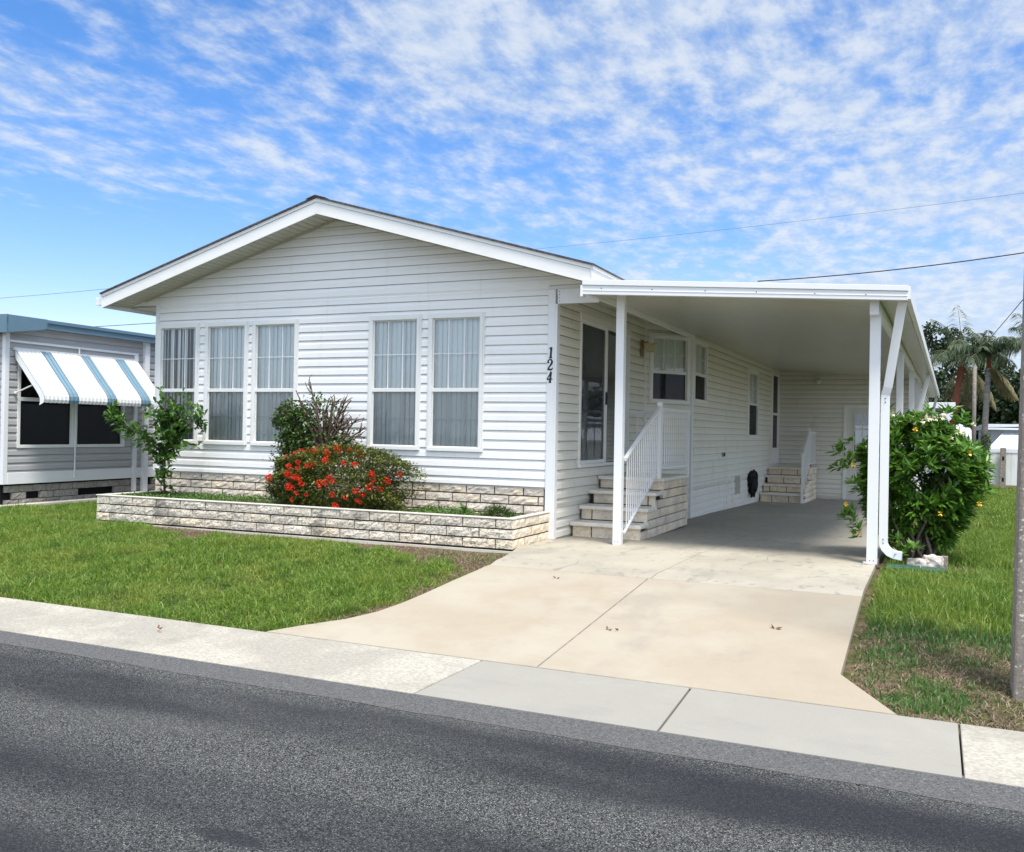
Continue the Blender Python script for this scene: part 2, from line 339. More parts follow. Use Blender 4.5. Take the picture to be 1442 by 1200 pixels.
def slab_mat():
    m, nt, p = base_mat('stained_concrete', .8, .3)
    g_ = nt.nodes.new('ShaderNodeNewGeometry'); sx = nt.nodes.new('ShaderNodeSeparateXYZ'); nt.links.new(g_.outputs['Position'], sx.inputs[0])
    c = ramp_mix(nt, mrange(nt, noise(nt, .8, 5), .4, .65, 0, .8), (.37, .335, .27), (.45, .415, .335))
    deep = mrange(nt, math_(nt, 'ADD', sx.outputs[1], noise(nt, .9, 4, (1, 1, 1), .6, 4)), .1, 1.6)       # tyre and oil grime where cars stand
    c = ramp_mix(nt, math_(nt, 'MULTIPLY', deep, mrange(nt, noise(nt, .6, 5, (1, .5, 1), .6, 2), .34, .58, .25, .85)), c, (.30, .285, .245))
    c = ramp_mix(nt, mrange(nt, noise(nt, 1.6, 6, (1, .45, 1), .65, 7), .52, .68, 0, .6), c, (.26, .24, .20))
    c = ramp_mix(nt, mrange(nt, noise(nt, 9, 5, (1, .6, 1), .65, 11), .54, .68, 0, .5), c, (.18, .17, .15))
    c = ramp_mix(nt, mrange(nt, noise(nt, 85, 3), .5, .7, 0, .3), c, (.3, .28, .25))
    nt.links.new(c, p.inputs['Base Color'])
    b = nt.nodes.new('ShaderNodeBump'); b.inputs['Strength'].default_value = .4; b.inputs['Distance'].default_value = .003
    nt.links.new(noise(nt, 90, 5), b.inputs['Height']); nt.links.new(b.outputs[0], p.inputs['Normal']); return m
M['slab'] = slab_mat()
M['walknew'] = mk('new_grey_concrete', (.295, .28, .245), .85, .25, layers=[(1.5, .45, .7, (.335, .32, .28), .6, U), (5, .50, .72, (.25, .24, .22), .45, (.4, 1, 1)), (80, .5, .7, (.36, .35, .33), .3, U)], bump=(90, .4, .003))
M['walkold'] = mk('weathered_pale_concrete', (.44, .41, .345), .9, .2, layers=[(60, .44, .58, (.30, .28, .24), .75, (.6, 1, 1)), (1.3, .42, .60, (.27, .25, .215), .6, U), (75, .55, .66, (.55, .52, .46), .45, (.5, 1, 1)), (3.5, .55, .72, (.24, .225, .19), .5, (.5, 1, 1)), (4, .60, .72, (.30, .28, .25), .4, U)], bump=(50, .6, .006))
M['joint'] = mk('concrete_joint_dirt', (.16, .145, .125), .95, .1, layers=[(12, .45, .65, (.28, .26, .22), .7, U)])
def ground_mat():
    m, nt, p = base_mat('lawn_ground', .95, .1)
    c = ramp_mix(nt, mrange(nt, noise(nt, 2.2, 6), .42, .6), (.07, .09, .025), (.17, .12, .08))
    c = ramp_mix(nt, mrange(nt, noise(nt, 30, 4), .45, .62, 0, .7), c, (.06, .045, .03))
    nt.links.new(c, p.inputs['Base Color']); return m
M['ground'] = ground_mat()

# ------------------------------------------------------------------ ground surfaces
def G(x, y):
    """finished level of the lot: flat by the house, falling to the street"""
    x = np.asarray(x, float); y = np.asarray(y, float)
    return np.where(y > 0, -.018 * np.minimum(np.maximum(y, 0), 14), np.where(y > -2, 0, np.maximum(-.3, -.3 * (-2 - y) / 2.7)))
def g(x, y): return float(G(x, y))

def sheet(name, xs, ys, zf, mat, kind='structure'):
    X, Y = np.meshgrid(xs, ys); Z = zf(X, Y)
    vs = np.stack([X, Y, Z], -1).reshape(-1, 3); nx, ny = len(xs), len(ys)
    i = (np.arange(ny - 1)[:, None] * nx + np.arange(nx - 1)[None, :]).ravel()
    f = np.stack([i, i + 1, i + nx + 1, i + nx], 1)
    o = fastmesh(name, vs, [f], mat, None, True); return tag(o, kind=kind)

def lawn_z(X, Y):
    z = G(X, Y) - .055 + .03 * (fbm(X * 1.6, Y * 1.6) - .5)
    z = np.where(Y < -4.6, -.40, z)                      # tucked under the kerb strip and the road
    z = np.where((X > .35) & (X < 3.55) & (Y > -4.6) & (Y < 14), G(X, Y) - .16, z)
    z = np.where((X <= .35) & (X > -6.9) & (Y > -.9) & (Y < 14), -.12, z)
    return z
xs = np.concatenate([[-400, -150, -60, -30], np.arange(-16, 12.01, .16), [16, 25, 50, 150, 400]])
ys = np.concatenate([[-300, -100, -40, -20, -12, -8, -6], np.arange(-5.4, 6, .16), np.arange(6.2, 30, 1.2), [35, 45, 60, 100, 200, 500]])
tag(sheet('ground', xs, ys, lawn_z, M['ground']), 'lawn soil around the homes')

mb = MB(); mb.add([(-60, -30, -.3565), (60, -30, -.3565), (60, -5.44, -.3565), (-60, -5.44, -.3565)], [(0, 1, 2, 3)])
mb.build('road', M['road'], fix=False)['kind'] = 'structure'
# ragged strip of bare asphalt between road and kerb strip
xs2 = np.arange(-40, 40, .06); n2 = len(xs2)
fy = -5.80 + .05 * (fbm(xs2 * 3, xs2 * 0 + 3) - .5) - .03 * np.sin(xs2 * .5)
top = np.stack([xs2, np.full(n2, -5.46), np.full(n2, -.3545)], 1); bot = np.stack([xs2, fy, np.full(n2, -.3545)], 1)
i = np.arange(n2 - 1)
tag(fastmesh('road_edge', np.concatenate([top, bot]), [np.stack([i + n2, i + n2 + 1, i + 1, i], 1)], M['roadedge']), kind='structure')

def slab(name, poly, mat, th=.12, zoff=0, seg=.25, kind='structure', parent=None, zf=None):
    """a poured slab following the ground level; poly in plan, counter-clockwise"""
    zf = zf or (lambda x, y: g(x, y))
    bm = bmesh.new(); vs = [bm.verts.new((x, y, 0)) for x, y in poly]; f = bm.faces.new(vs)
    for yy in np.arange(math.floor(min(p[1] for p in poly) / seg) * seg, max(p[1] for p in poly), seg):
        bmesh.ops.bisect_plane(bm, geom=bm.verts[:] + bm.edges[:] + bm.faces[:], plane_co=(0, yy, 0), plane_no=(0, 1, 0))
    r = bmesh.ops.extrude_face_region(bm, geom=bm.faces[:])
    tops = [v for v in bm.verts]; low = set(v for v in r['geom'] if isinstance(v, bmesh.types.BMVert))
    for v in bm.verts:
        z = zf(v.co.x, v.co.y) + zoff
        v.co.z = z - th if v in low else z
    bmesh.ops.recalc_face_normals(bm, faces=bm.faces)
    me = bpy.data.meshes.new(name); bm.to_mesh(me); bm.free(); me.materials.append(mat)
    o = bpy.data.objects.new(name, me); C.objects.link(o)
    if kind: o['kind'] = kind
    if parent: o.parent = parent
    b = o.modifiers.new('bevel', 'BEVEL'); b.width = .008; b.segments = 2; b.limit_method = 'ANGLE'; b.angle_limit = math.radians(50)
    return o
def kz(x, y): return -.3 - .05 * min(1, max(0, (-4.7 - y) / .8))
# kerb strip in five pours
jg = .006
for (x0, x1, m_, nm) in ((-40, 1.30, 'walkold', 'kerb_strip'), (1.31, 2.83, 'walknew', 'kerb_strip'), (2.842, 4.385, 'walknew', 'kerb_strip'), (4.395, 40, 'walkold', 'kerb_strip')):
    sk = -.10 if x1 < 2 and x1 > 0 else 0
    a = x0; b = x1
    slab(nm, [(a + (-.06 if abs(a) < 39 and a < 1.5 else 0), -5.50), (b + (-.06 if b < 1.5 else 0), -5.50), (b + (.04 if b < 1.5 else 0), -4.705), (a + (.04 if abs(a) < 39 and a < 1.5 else 0), -4.705)], M[m_], .12, zf=kz)
# driveway: tan lower pour in two bays, grey stained upper pour under the carport
left_edge = [(-.57, -4.69), (-.38, -4.45), (-.15, -4.2), (-.02, -3.95), (.05, -3.65), (.09, -3.3), (.12, -2.9), (.15, -2.6), (.19, -2.21)]
slab('driveway', left_edge[:0] + [(-.57, -4.69), (1.755, -4.69), (1.835, -2.21)] + left_edge[::-1][:-1], M['drive'])
slab('driveway', [(1.765, -4.69), (4.06, -4.69), (3.70, -4.13), (3.71, -2.21), (1.845, -2.21)], M['drive'])
slab('carport_floor', [(.20, -2.2), (1.86, -2.2), (1.90, -.2), (1.98, 4.2), (2.05, 14.05), (.02, 14.05), (.02, .0), (-.09, .0), (-.07, -.9), (.05, -1.35), (.15, -1.8)], M['slab'], .12)
slab('carport_floor', [(1.867, -2.2), (3.71, -2.2), (3.72, -.16), (3.95, 14.05), (2.057, 14.05), (1.987, 4.2), (1.907, -.2)], M['slab'], .12)
# dirt packed into the joints
mb = MB()
def strip(pts, w, dz=-.006):
    for (x0, y0), (x1, y1) in zip(pts[:-1], pts[1:]):
        d = Vector((x1 - x0, y1 - y0)).normalized(); nn = Vector((-d.y, d.x)) * w / 2
        n = max(1, int(math.hypot(x1 - x0, y1 - y0) / .25))
        for k in range(n):
            a = (x0 + (x1 - x0) * k / n, y0 + (y1 - y0) * k / n); b = (x0 + (x1 - x0) * (k + 1) / n, y0 + (y1 - y0) * (k + 1) / n)
            q = [(a[0] - nn.x, a[1] - nn.y), (b[0] - nn.x, b[1] - nn.y), (b[0] + nn.x, b[1] + nn.y), (a[0] + nn.x, a[1] + nn.y)]
            mb.add([(px, py, min(g(px, py), 9) + dz) for px, py in q], [(0, 1, 2, 3)])
strip([(.19, -2.205), (3.71, -2.205)], .03); strip([(1.76, -4.69), (1.84, -2.21)], .03); strip([(-.57, -4.697), (4.06, -4.697)], .03)
strip([(1.863, -2.2), (1.903, -.2), (1.983, 4.2), (2.053, 14.05)], .03)
for pts_ in ([(3.71, -.9), (3.55, -.82), (3.47, -.95), (3.36, -.93)], [(2.75, .1), (2.62, -.18), (2.66, -.5), (2.54, -.85), (2.5, -1.2)], [(.9, -2.2), (1.0, -1.9), (.93, -1.55)], [(3.1, 1.6), (2.7, 1.9), (2.5, 2.4)]):
    P_ = []
    for (a, b), (c, d) in zip(pts_[:-1], pts_[1:]):
        for k in range(4): P_.append((a + (c - a) * k / 4 + random.uniform(-.008, .008), b + (d - b) * k / 4 + random.uniform(-.008, .008)))
    strip(P_, .0045, .0025)
mb.build('concrete_joints', M['joint'])['kind'] = 'structure'

# ------------------------------------------------------------------ siding, windows, blocks
Z0 = 3.014; ROW = .12
PROF = [(0, -.004), (0, .018), (.064, .015), (.084, .007), (.111, .003), (.112, -.003), (.12, -.004)]
def prof_at(dz):
    pts = PROF[1:]
    for (a, da), (b, db) in zip(pts[:-1], pts[1:]):
        if a <= dz <= b + 1e-9: return da + (db - da) * (dz - a) / (b - a)
    return -.004
def siding(mbd, F, zlo, zhi, ext, holes=(), z0=Z0, row=ROW, mi=0):
    P, d, n = F
    k0 = int(math.floor((zlo - z0) / row)) - 1; k1 = int(math.ceil((zhi - z0) / row)) + 1
    for k in range(k0, k1):
        zb = z0 + k * row; zt = zb + row
        cuts = sorted(set([round(max(zb, zlo), 5), round(min(zt, zhi), 5)] + [round(h, 5) for H in holes for h in (H[2], H[3]) if max(zb, zlo) < h < min(zt, zhi)]))
        if len(cuts) < 2 or cuts[-1] <= cuts[0]: continue
        for a, b in zip(cuts[:-1], cuts[1:]):
            if b - a < 1e-4: continue
            zz = [a] + [zb + q * row / .12 for q, _ in PROF[2:6] if a < zb + q * row / .12 < b] + [b]
            pts = [(z, prof_at((z - zb) * .12 / row)) for z in zz]
            if abs(a - zb) < 1e-4: pts = [(zb, -.004)] + pts
            for (za, da), (zc, dc) in zip(pts[:-1], pts[1:]):
                zm = (a + b) / 2
                ivs = [(None, None)]
                hs = sorted([(H[0], H[1]) for H in holes if H[2] < zm < H[3]])
                ea = ext(za); ec = ext(zc)
                if ea[1] - ea[0] < .01: continue
                if ec[1] < ec[0]: ec = ((ec[0] + ec[1]) / 2,) * 2
                cur = (ea[0], ec[0]); segs = []
                for h in hs:
                    segs.append((cur[0], cur[1], h[0], h[0])); cur = (h[1], h[1])
                segs.append((cur[0], cur[1], ea[1], ec[1]))
                for (l0, l1, r0, r1) in segs:
                    if r0 - l0 < .002: continue
                    q = [P + d * l0 + n * da + V(0, 0, za), P + d * r0 + n * da + V(0, 0, za), P + d * max(r1, l1) + n * dc + V(0, 0, zc), P + d * l1 + n * dc + V(0, 0, zc)]
                    mbd.add(q, [(0, 1, 2, 3)], 1 if (abs(zc - za) < 1e-6 or (za - zb) * .12 / row > .1115) else 0)  # underside and top slot of each course take the painted lap shadow

def window(par, F, s0, s1, z0, z1, fr=.05, mid=None, grid=(3, 2), lower_grid=True, blinds='open', screen=True, glass='glass', low=None, label=None, frmat='trim', name='window', casing=True):
    """double-hung window: frame is the part; panes, muntins, screen and blinds are its sub-parts. s0..z1 is the glass"""
    mid = mid if mid is not None else (z0 + z1) / 2
    f = MB()
    o_, i_ = .040, -.07
    f.lbox(F, s0 - fr, z1, i_, s1 + fr, z1 + fr, o_); f.lbox(F, s0 - fr, z0 - fr * 1.1, i_, s1 + fr, z0, o_ + .006)
    f.lbox(F, s0 - fr, z0, i_, s0, z1, o_ - .001); f.lbox(F, s1, z0, i_, s1 + fr, z1, o_ - .001)
    f.lbox(F, s0, mid - .028, -.02, s1, mid + .022, .022)
    t = .014
    for (a, b) in ((s0, s0 + t), (s1 - t, s1)): f.lbox(F, a, z0, -.015, b, z1, .010)
    f.lbox(F, s0 + t, z1 - t, -.015, s1 - t, z1, .009); f.lbox(F, s0 + t, z0, -.015, s1 - t, z0 + t, .009)
    for (a, b, c, d) in ((s0 - fr - .022, z0 - fr * 1.1, s0 - fr, z1 + fr + .022), (s1 + fr, z0 - fr * 1.1, s1 + fr + .022, z1 + fr + .022), (s0 - fr, z1 + fr, s1 + fr, z1 + fr + .022)): f.lbox(F, a, b, -.01, c, d, .031)
    fo = f.build(name, M[frmat], par, bevel=.004)
    if label: fo['label'] = label
    for (a, b) in ((mid + .022, z1 - t), (z0 + t, mid - .028)):
        q = MB(); P, d, n = F
        q.add([P + d * s + n * -.006 + V(0, 0, z) for s, z in ((s0 + t, a), (s1 - t, a), (s1 - t, b), (s0 + t, b))], [(0, 1, 2, 3)])
        q.build('pane', M[low if (low and b < z1 - t - .01) else glass], fo, fix=False)
    if grid:
        q = MB(); gw = .0065
        rng_ = [(mid + .022, z1 - t)] + ([(z0 + t, mid - .028)] if lower_grid else [])
        for (a, b) in rng_:
            for k in range(1, grid[0]):
                s = s0 + (s1 - s0) * k / grid[0]; dn = .0 if b > mid + .1 else -.016; q.lbox(F, s - gw, a, -.005 + dn, s + gw, b, .005 + dn)
            for k in range(1, grid[1]):
                z = a + (b - a) * k / grid[1]; dn = .0 if b > mid + .1 else -.016; q.lbox(F, s0 + t, z - gw * .8, -.0065 + dn, s1 - t, z + gw * .8, .0065 + dn)
        q.build('muntin', M['white'], fo)
    if screen:
        q = MB(); P, d, n = F
        q.add([P + d * s + n * .006 + V(0, 0, z) for s, z in ((s0 + t, z0 + t), (s1 - t, z0 + t), (s1 - t, mid - .028), (s0 + t, mid - .028))], [(0, 1, 2, 3)])
        q.build('insect_screen', M['screen'], fo, fix=False)
    P, d, n = F
    if blinds:
        q = MB(); w = .098; sp = .073; s = s0 - .02
        while s < s1 + .02:
            an = math.radians({'closed': random.uniform(4, 15), 'open': random.uniform(14, 48), 'half': random.uniform(6, 24)}[blinds])
            dx, dn = math.cos(an) * w / 2, math.sin(an) * w / 2
            a = P + d * (s - dx) + n * (-.062 - dn); b = P + d * (s + dx) + n * (-.062 + dn); c = P + d * s + n * (-.062 + .007)
            za, zb = z0 - .03, z1 + .02
            q.add([a + V(0, 0, za), c + V(0, 0, za), b + V(0, 0, za), b + V(0, 0, zb), c + V(0, 0, zb), a + V(0, 0, zb)], [(0, 1, 4, 5), (1, 2, 3, 4)])
            s += sp
        q.build('blinds', M['blinds'], fo, fix=False)
    return fo

def interior(par, F, s0, s1, z0, z1, depth=.9):
    q = MB(); P, d, n = F
    c = [P + d * s + n * w + V(0, 0, z) for (s, z, w) in [(s0, z0, -.072), (s1, z0, -.072), (s1, z1, -.072), (s0, z1, -.072), (s0, z0, -depth), (s1, z0, -depth), (s1, z1, -depth), (s0, z1, -depth)]]
    q.add(c, [(4, 5, 6, 7), (0, 1, 5, 4), (1, 2, 6, 5), (2, 3, 7, 6), (3, 0, 4, 7)])
    return q.build('room_interior', M['room'], par, fix=False)
M['room'] = mk('dim_room', (.16, .15, .14), .9, .1)

def blocks(mbd, F, length, z0, n_course, bh=.113, bl=.40, gap=.016, depth=.10, seed=1, rough=.008, s_off=0.0, rag=0.0, skip=None, endfaces=True):
    """split-face blocks in running bond; each front face is a rough little grid"""
    P, d, n = F; rd = random.Random(seed)
    for c in range(n_course):
        zb = z0 + c * bh; s = s_off - (bl * .5 if c % 2 else 0)
        while s < length:
            a = max(0, s) + gap / 2; b = min(length, s + bl) - gap / 2
            if b - a > .03 and not (skip and skip(c, (a + b) / 2)):
                nx = max(2, int((b - a) / .045)); nz = 3; za = zb + gap / 2; zt = zb + bh - gap / 2; pr = rd.uniform(-.004, .006)
                grid = []
                for jz in range(nz + 1):
                    for ix in range(nx + 1):
                        edge = ix in (0, nx) or jz in (0, nz)
                        w = pr + (rd.uniform(-.003, .001) - .004 if edge else rd.uniform(-rough, rough))
                        grid.append(P + d * (a + (b - a) * ix / nx) + n * w + V(0, 0, za + (zt - za) * jz / nz))
                N = len(grid)
                fs = [(jz*(nx+1)+ix, jz*(nx+1)+ix+1, (jz+1)*(nx+1)+ix+1, (jz+1)*(nx+1)+ix) for jz in range(nz) for ix in range(nx)]
                per = [ix for ix in range(nx + 1)] + [(jz)*(nx+1)+nx for jz in range(1, nz + 1)] + [nz*(nx+1)+ix for ix in range(nx - 1, -1, -1)] + [jz*(nx+1) for jz in range(nz - 1, 0, -1)]
                back = [grid[p_] - n * (depth + (grid[p_] - P).dot(n)) for p_ in per]
                vs = grid + back; m_ = len(per)
                fs += [(per[(k+1) % m_], per[k], N + k, N + (k+1) % m_) for k in range(m_)]
                mbd.add(vs, fs)
            s += bl

# ------------------------------------------------------------------ the white home
home = empty('mobile_home', (-3.25, 0, 0), 0, 'white gabled manufactured home with five tall windows facing the street', 'house')
home_off = Matrix.Translation((3.25, 0, 0))
class Par:      # children are written in world coordinates; the parent sits at the home's base
    pass
def fixp(o, root):
    o.matrix_parent_inverse = Matrix.Translation(root.location).inverted() if root.rotation_euler.z == 0 else (Matrix.Translation(root.location) @ Matrix.Rotation(root.rotation_euler.z, 4, 'Z')).inverted()
    return o
X0, X1, SL = -6.5, 0.0, .286
def zsof(x): return 4.205 - SL * abs(x + 3.25)
FF = (V(0, 0, 0), V(1, 0, 0), V(0, -1, 0))                 # front wall frame: s = x
FS = (V(0, 0, 0), V(0, 1, 0), V(1, 0, 0))                  # east wall by the slider: s = y
dj = V(.554, .87, 0); Lj = dj.length; dj.normalize()
FA = (V(0, 3.93, 0), dj, V(dj.y, -dj.x, 0))                # angled bay wall
dk = V(.10, 9.3, 0).normalized()
FJ = (V(.554, 4.80, 0), dk, V(dk.y, -dk.x, 0))             # long wall behind the bay: s = y - 4.8
ZT, ZB, ZM = 2.774, 1.098, 1.845
wins = [(-6.403, -5.727, 'open'), (-5.488, -4.812, 'half'), (-4.612, -3.93, 'closed'), (-2.638, -1.955, 'closed'), (-1.721, -1.032, 'closed')]
holes = [(a - .045, b + .045, ZB - .05, ZT + .045) for a, b, _ in wins]
def ext_front(z):
    h = (4.205 - z) / SL
    return (max(-3.25 - h, -7.05) if z > 3.13 else X0 + .03, min(-3.25 + h, .60))
w = MB(); siding(w, FF, .636, 3.079, lambda z: (X0 + .03, X1 - .09), holes); siding(w, FF, 3.081, 4.20, ext_front)
fixp(w.build('wall', [M['siding'], M['lapshade']], home), home)
w = MB()
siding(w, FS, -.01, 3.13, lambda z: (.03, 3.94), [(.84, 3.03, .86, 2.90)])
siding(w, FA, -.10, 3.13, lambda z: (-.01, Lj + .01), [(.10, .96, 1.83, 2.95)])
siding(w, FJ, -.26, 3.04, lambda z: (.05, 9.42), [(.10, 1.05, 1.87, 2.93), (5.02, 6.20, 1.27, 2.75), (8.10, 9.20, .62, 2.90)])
fixp(w.build('wall', [M['siding_side'], M['lapshade2']], home), home)
# plain walls out of the photograph's view, closing the volume
w = MB()
w.box(X0, .02, -.1, X0 + .02, 14, 3.2); w.box(X0, 13.98, -.1, .62, 14, 3.2)
w.prism([(-7.0, 13.98, 3.2), (.6, 13.98, 3.2), (-3.25, 13.98, 4.34)], (0, .02, 0))
fixp(w.build('wall', M['siding'], home), home)
# corner posts
w = MB(); w.box(-.097, -.034, 0.0, 0, .03, 3.08); w.box(0, -.034, 0.0, .028, .06, 2.90)
fixp(w.build('corner_post', M['white'], home, bevel=.004), home)
w = MB(); w.box(X0 - .02, -.030, .636, X0 + .05, .03, 3.16); fixp(w.build('corner_post', M['white'], home, bevel=.004), home)
w = MB(); w.lbox(FS, 3.88, -.07, 0, 3.93, 3.12, .03); fixp(w.build('corner_post', M['white'], home, bevel=.004), home)
w = MB(); w.lbox(FJ, -.03, -.10, -.03, .06, 3.0, .034); fixp(w.build('corner_post', M['white'], home, bevel=.004), home)
w = MB(); w.lbox(FJ, 9.36, .0, 0, 9.42, 3.0, .03); fixp(w.build('corner_post', M['white'], home, bevel=.004), home)
# windows
for i, (a, b, bl) in enumerate(wins):
    fixp(window(home, FF, a, b, ZB, ZT, .045, ZM, blinds=bl), home)
    fixp(interior(home, FF, a - .04, b + .04, ZB - .04, ZT + .04), home)
fixp(window(home, FA, .15, .91, 1.88, 2.90, .05, 2.34, grid=(3, 2), blinds='closed', glass='glass', low='blackglass'), home); fixp(interior(home, FA, .1, .95, 1.83, 2.95, .3), home)
fixp(window(home, FJ, .15, 1.0, 1.92, 2.88, .05, 2.36, grid=(2, 2), blinds='closed', glass='glass', low='blackglass'), home); fixp(interior(home, FJ, .1, 1.05, 1.87, 2.93, .3), home)
fixp(window(home, FJ, 5.07, 6.15, 1.32, 2.70, .05, 2.02, grid=(2, 2), blinds='closed', glass='glass', low='blackglass'), home); fixp(interior(home, FJ, 5.02, 6.2, 1.27, 2.75, .3), home)
# sliding glass door
f = MB()
f.lbox(FS, .83, 2.81, -.06, 3.04, 2.905, .03); f.lbox(FS, .84, .86, -.06, 3.03, .90, .05)
for (a, b) in ((.84, .885), (2.985, 3.03)): f.lbox(FS, a, .90, -.06, b, 2.81, .029)
f.lbox(FS, 1.92, .90, -.05, 2.0, 2.81, .012); f.lbox(FS, .885, .90, -.02, .93, 2.81, .013); f.lbox(FS, 1.88, .90, -.02, 1.92, 2.81, .020)
f.lbox(FS, .93, 2.77, -.02, 1.88, 2.81, .012); f.lbox(FS, .93, .90, -.02, 1.88, .95, .012)
sl = fixp(f.build('sliding_door', M['trim'], home, bevel=.003), home)
q = MB(); q.lbox(FS, .93, .95, -.004, 1.88, 2.77, -.003); q.build('pane', M['darkglass'], sl)
q = MB(); q.lbox(FS, 2.0, .93, -.030, 2.985, 2.79, -.029); q.build('pane', M['glass'], sl)
q = MB(); q.lbox(FS, .93, .95, .008, 1.88, 2.77, .009); q.build('insect_screen', M['screen'], sl)
q = MB()
for z in (1.4, 1.87, 2.33): q.lbox(FS, 2.0, z - .008, -.045, 2.985, z + .008, -.035)
for s in (2.33, 2.66): q.lbox(FS, s - .008, .93, -.047, s + .008, 2.79, -.037)
q.build('muntin', M['white'], sl)
q = MB(); q.lbox(FS, 1.885, 1.72, .020, 1.91, 1.90, .05); q.build('handle', M['black'], sl, bevel=.005)
q = MB(); s = .9
while s < 3.0:
    P, d, n = FS; an = math.radians(random.uniform(10, 30)); a = P + d * (s - .042 * math.cos(an)) + n * (-.17 - .042 * math.sin(an)); b = P + d * (s + .042 * math.cos(an)) + n * (-.17 + .042 * math.sin(an))
    q.add([a + V(0, 0, .9), b + V(0, 0, .9), b + V(0, 0, 2.8), a + V(0, 0, 2.8)], [(0, 1, 2, 3)]); s += .075
q.build('blinds', M['blinds'], sl, fix=False)
fixp(interior(home, FS, .86, 3.02, .88, 2.88, .8), home)
# storm door on the long wall
f = MB()
f.lbox(FJ, 8.10, 2.83, -.05, 9.20, 2.90, .04); f.lbox(FJ, 8.10, .62, -.05, 8.18, 2.83, .039); f.lbox(FJ, 9.12, .62, -.05, 9.20, 2.83, .039)
f.lbox(FJ, 8.18, .62, -.02, 9.12, 1.02, .02); f.lbox(FJ, 8.18, 1.84, -.02, 9.12, 1.90, .02); f.lbox(FJ, 8.18, 1.02, -.02, 8.24, 1.84, .018); f.lbox(FJ, 8.18, 1.90, -.02, 8.24, 2.83, .018)
f.lbox(FJ, 9.06, 1.02, -.02, 9.12, 1.84, .018); f.lbox(FJ, 9.06, 1.90, -.02, 9.12, 2.83, .018)
sd = fixp(f.build('storm_door', M['trim'], home, bevel=.003), home)
q = MB(); q.lbox(FJ, 8.24, 1.02, .0, 9.06, 1.84, .001); q.lbox(FJ, 8.24, 1.90, .0, 9.06, 2.83, .001); q.build('pane', M['blackglass'], sd)
fixp(interior(home, FJ, 8.16, 9.14, .62, 2.85, .4), home)
# eave soffits over the side walls
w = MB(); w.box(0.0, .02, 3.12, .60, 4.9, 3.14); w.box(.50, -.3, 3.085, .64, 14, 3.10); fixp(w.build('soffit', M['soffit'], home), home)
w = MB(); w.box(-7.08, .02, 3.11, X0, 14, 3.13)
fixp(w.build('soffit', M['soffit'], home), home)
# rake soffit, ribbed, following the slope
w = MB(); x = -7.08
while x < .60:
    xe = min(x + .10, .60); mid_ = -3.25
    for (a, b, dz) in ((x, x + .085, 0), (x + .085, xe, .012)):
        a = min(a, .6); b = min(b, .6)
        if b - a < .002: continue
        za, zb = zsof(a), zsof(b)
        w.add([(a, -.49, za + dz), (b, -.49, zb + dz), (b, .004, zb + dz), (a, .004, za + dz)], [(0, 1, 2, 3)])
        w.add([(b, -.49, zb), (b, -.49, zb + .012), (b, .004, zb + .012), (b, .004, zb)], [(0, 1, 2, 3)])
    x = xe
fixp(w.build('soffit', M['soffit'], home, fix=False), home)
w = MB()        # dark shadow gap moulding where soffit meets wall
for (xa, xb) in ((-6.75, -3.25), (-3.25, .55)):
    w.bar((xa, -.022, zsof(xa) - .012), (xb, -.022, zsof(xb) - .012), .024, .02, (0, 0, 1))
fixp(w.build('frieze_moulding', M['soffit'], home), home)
# roof planes with a shingle edge
def roof_obj():
    w = MB(); zt = lambda x: 4.392 - SL * abs(x + 3.25)
    for (xa, xb) in ((-7.14, -3.25), (-3.25, .66)):
        n = 1
        w.add([(xa, -.535, zt(xa)), (xb, -.535, zt(xb)), (xb, 14.3, zt(xb)), (xa, 14.3, zt(xa)),
               (xa, -.535, zt(xa) - .022), (xb, -.535, zt(xb) - .022), (xb, 14.3, zt(xb) - .022), (xa, 14.3, zt(xa) - .022)],
              [(0, 1, 2, 3), (7, 6, 5, 4), (0, 4, 5, 1), (2, 6, 7, 3), (0, 3, 7, 4), (1, 5, 6, 2)])
    # ridge cap shingles
    y = -.545
    while y < 14.3:
        for sgn in (-1, 1):
            xe = -3.25 + sgn * .15
            w.add([(-3.25, y, 4.408), (xe, y, 4.406 - SL * .15), (xe, y + .26, 4.398 - SL * .15), (-3.25, y + .26, 4.400), (-3.25, y, 4.39), (xe, y, 4.394 - SL * .15)], [(0, 1, 2, 3), (0, 4, 5, 1)])
        y += .25
    return fixp(w.build('roof', M['shingle'], home, fix=False), home)
roof_obj()
w = MB()
for (xa, xb) in ((-7.10, -3.25), (-3.25, .62)):
    za, zb = 4.368 - SL * abs(xa + 3.25), 4.368 - SL * abs(xb + 3.25)
    w.prism([(xa, -.515, za - .045), (xb, -.515, zb - .045), (xb, -.515, zb), (xa, -.515, za)], (0, .025, 0))
    w.prism([(xa, -.505, za - .205), (xb, -.505, zb - .205), (xb, -.505, zb - .048), (xa, -.505, za - .048)], (0, .015, 0))
fixp(w.build('rake_fascia', M['fascia'], home), home)
for (xa, s_) in ((-7.10, -1), (.62, 1)):
    w = MB()
    z = 4.368 - SL * 3.87
    w.box(xa, -.514, z - .205, xa + .018 * s_, 14.2, z - .05); w.box(xa + .0 * s_, -.5145, z - .048, xa + .03 * s_, 14.2, z - .003)
    fixp(w.build('eave_fascia', M['fascia2'], home), home)
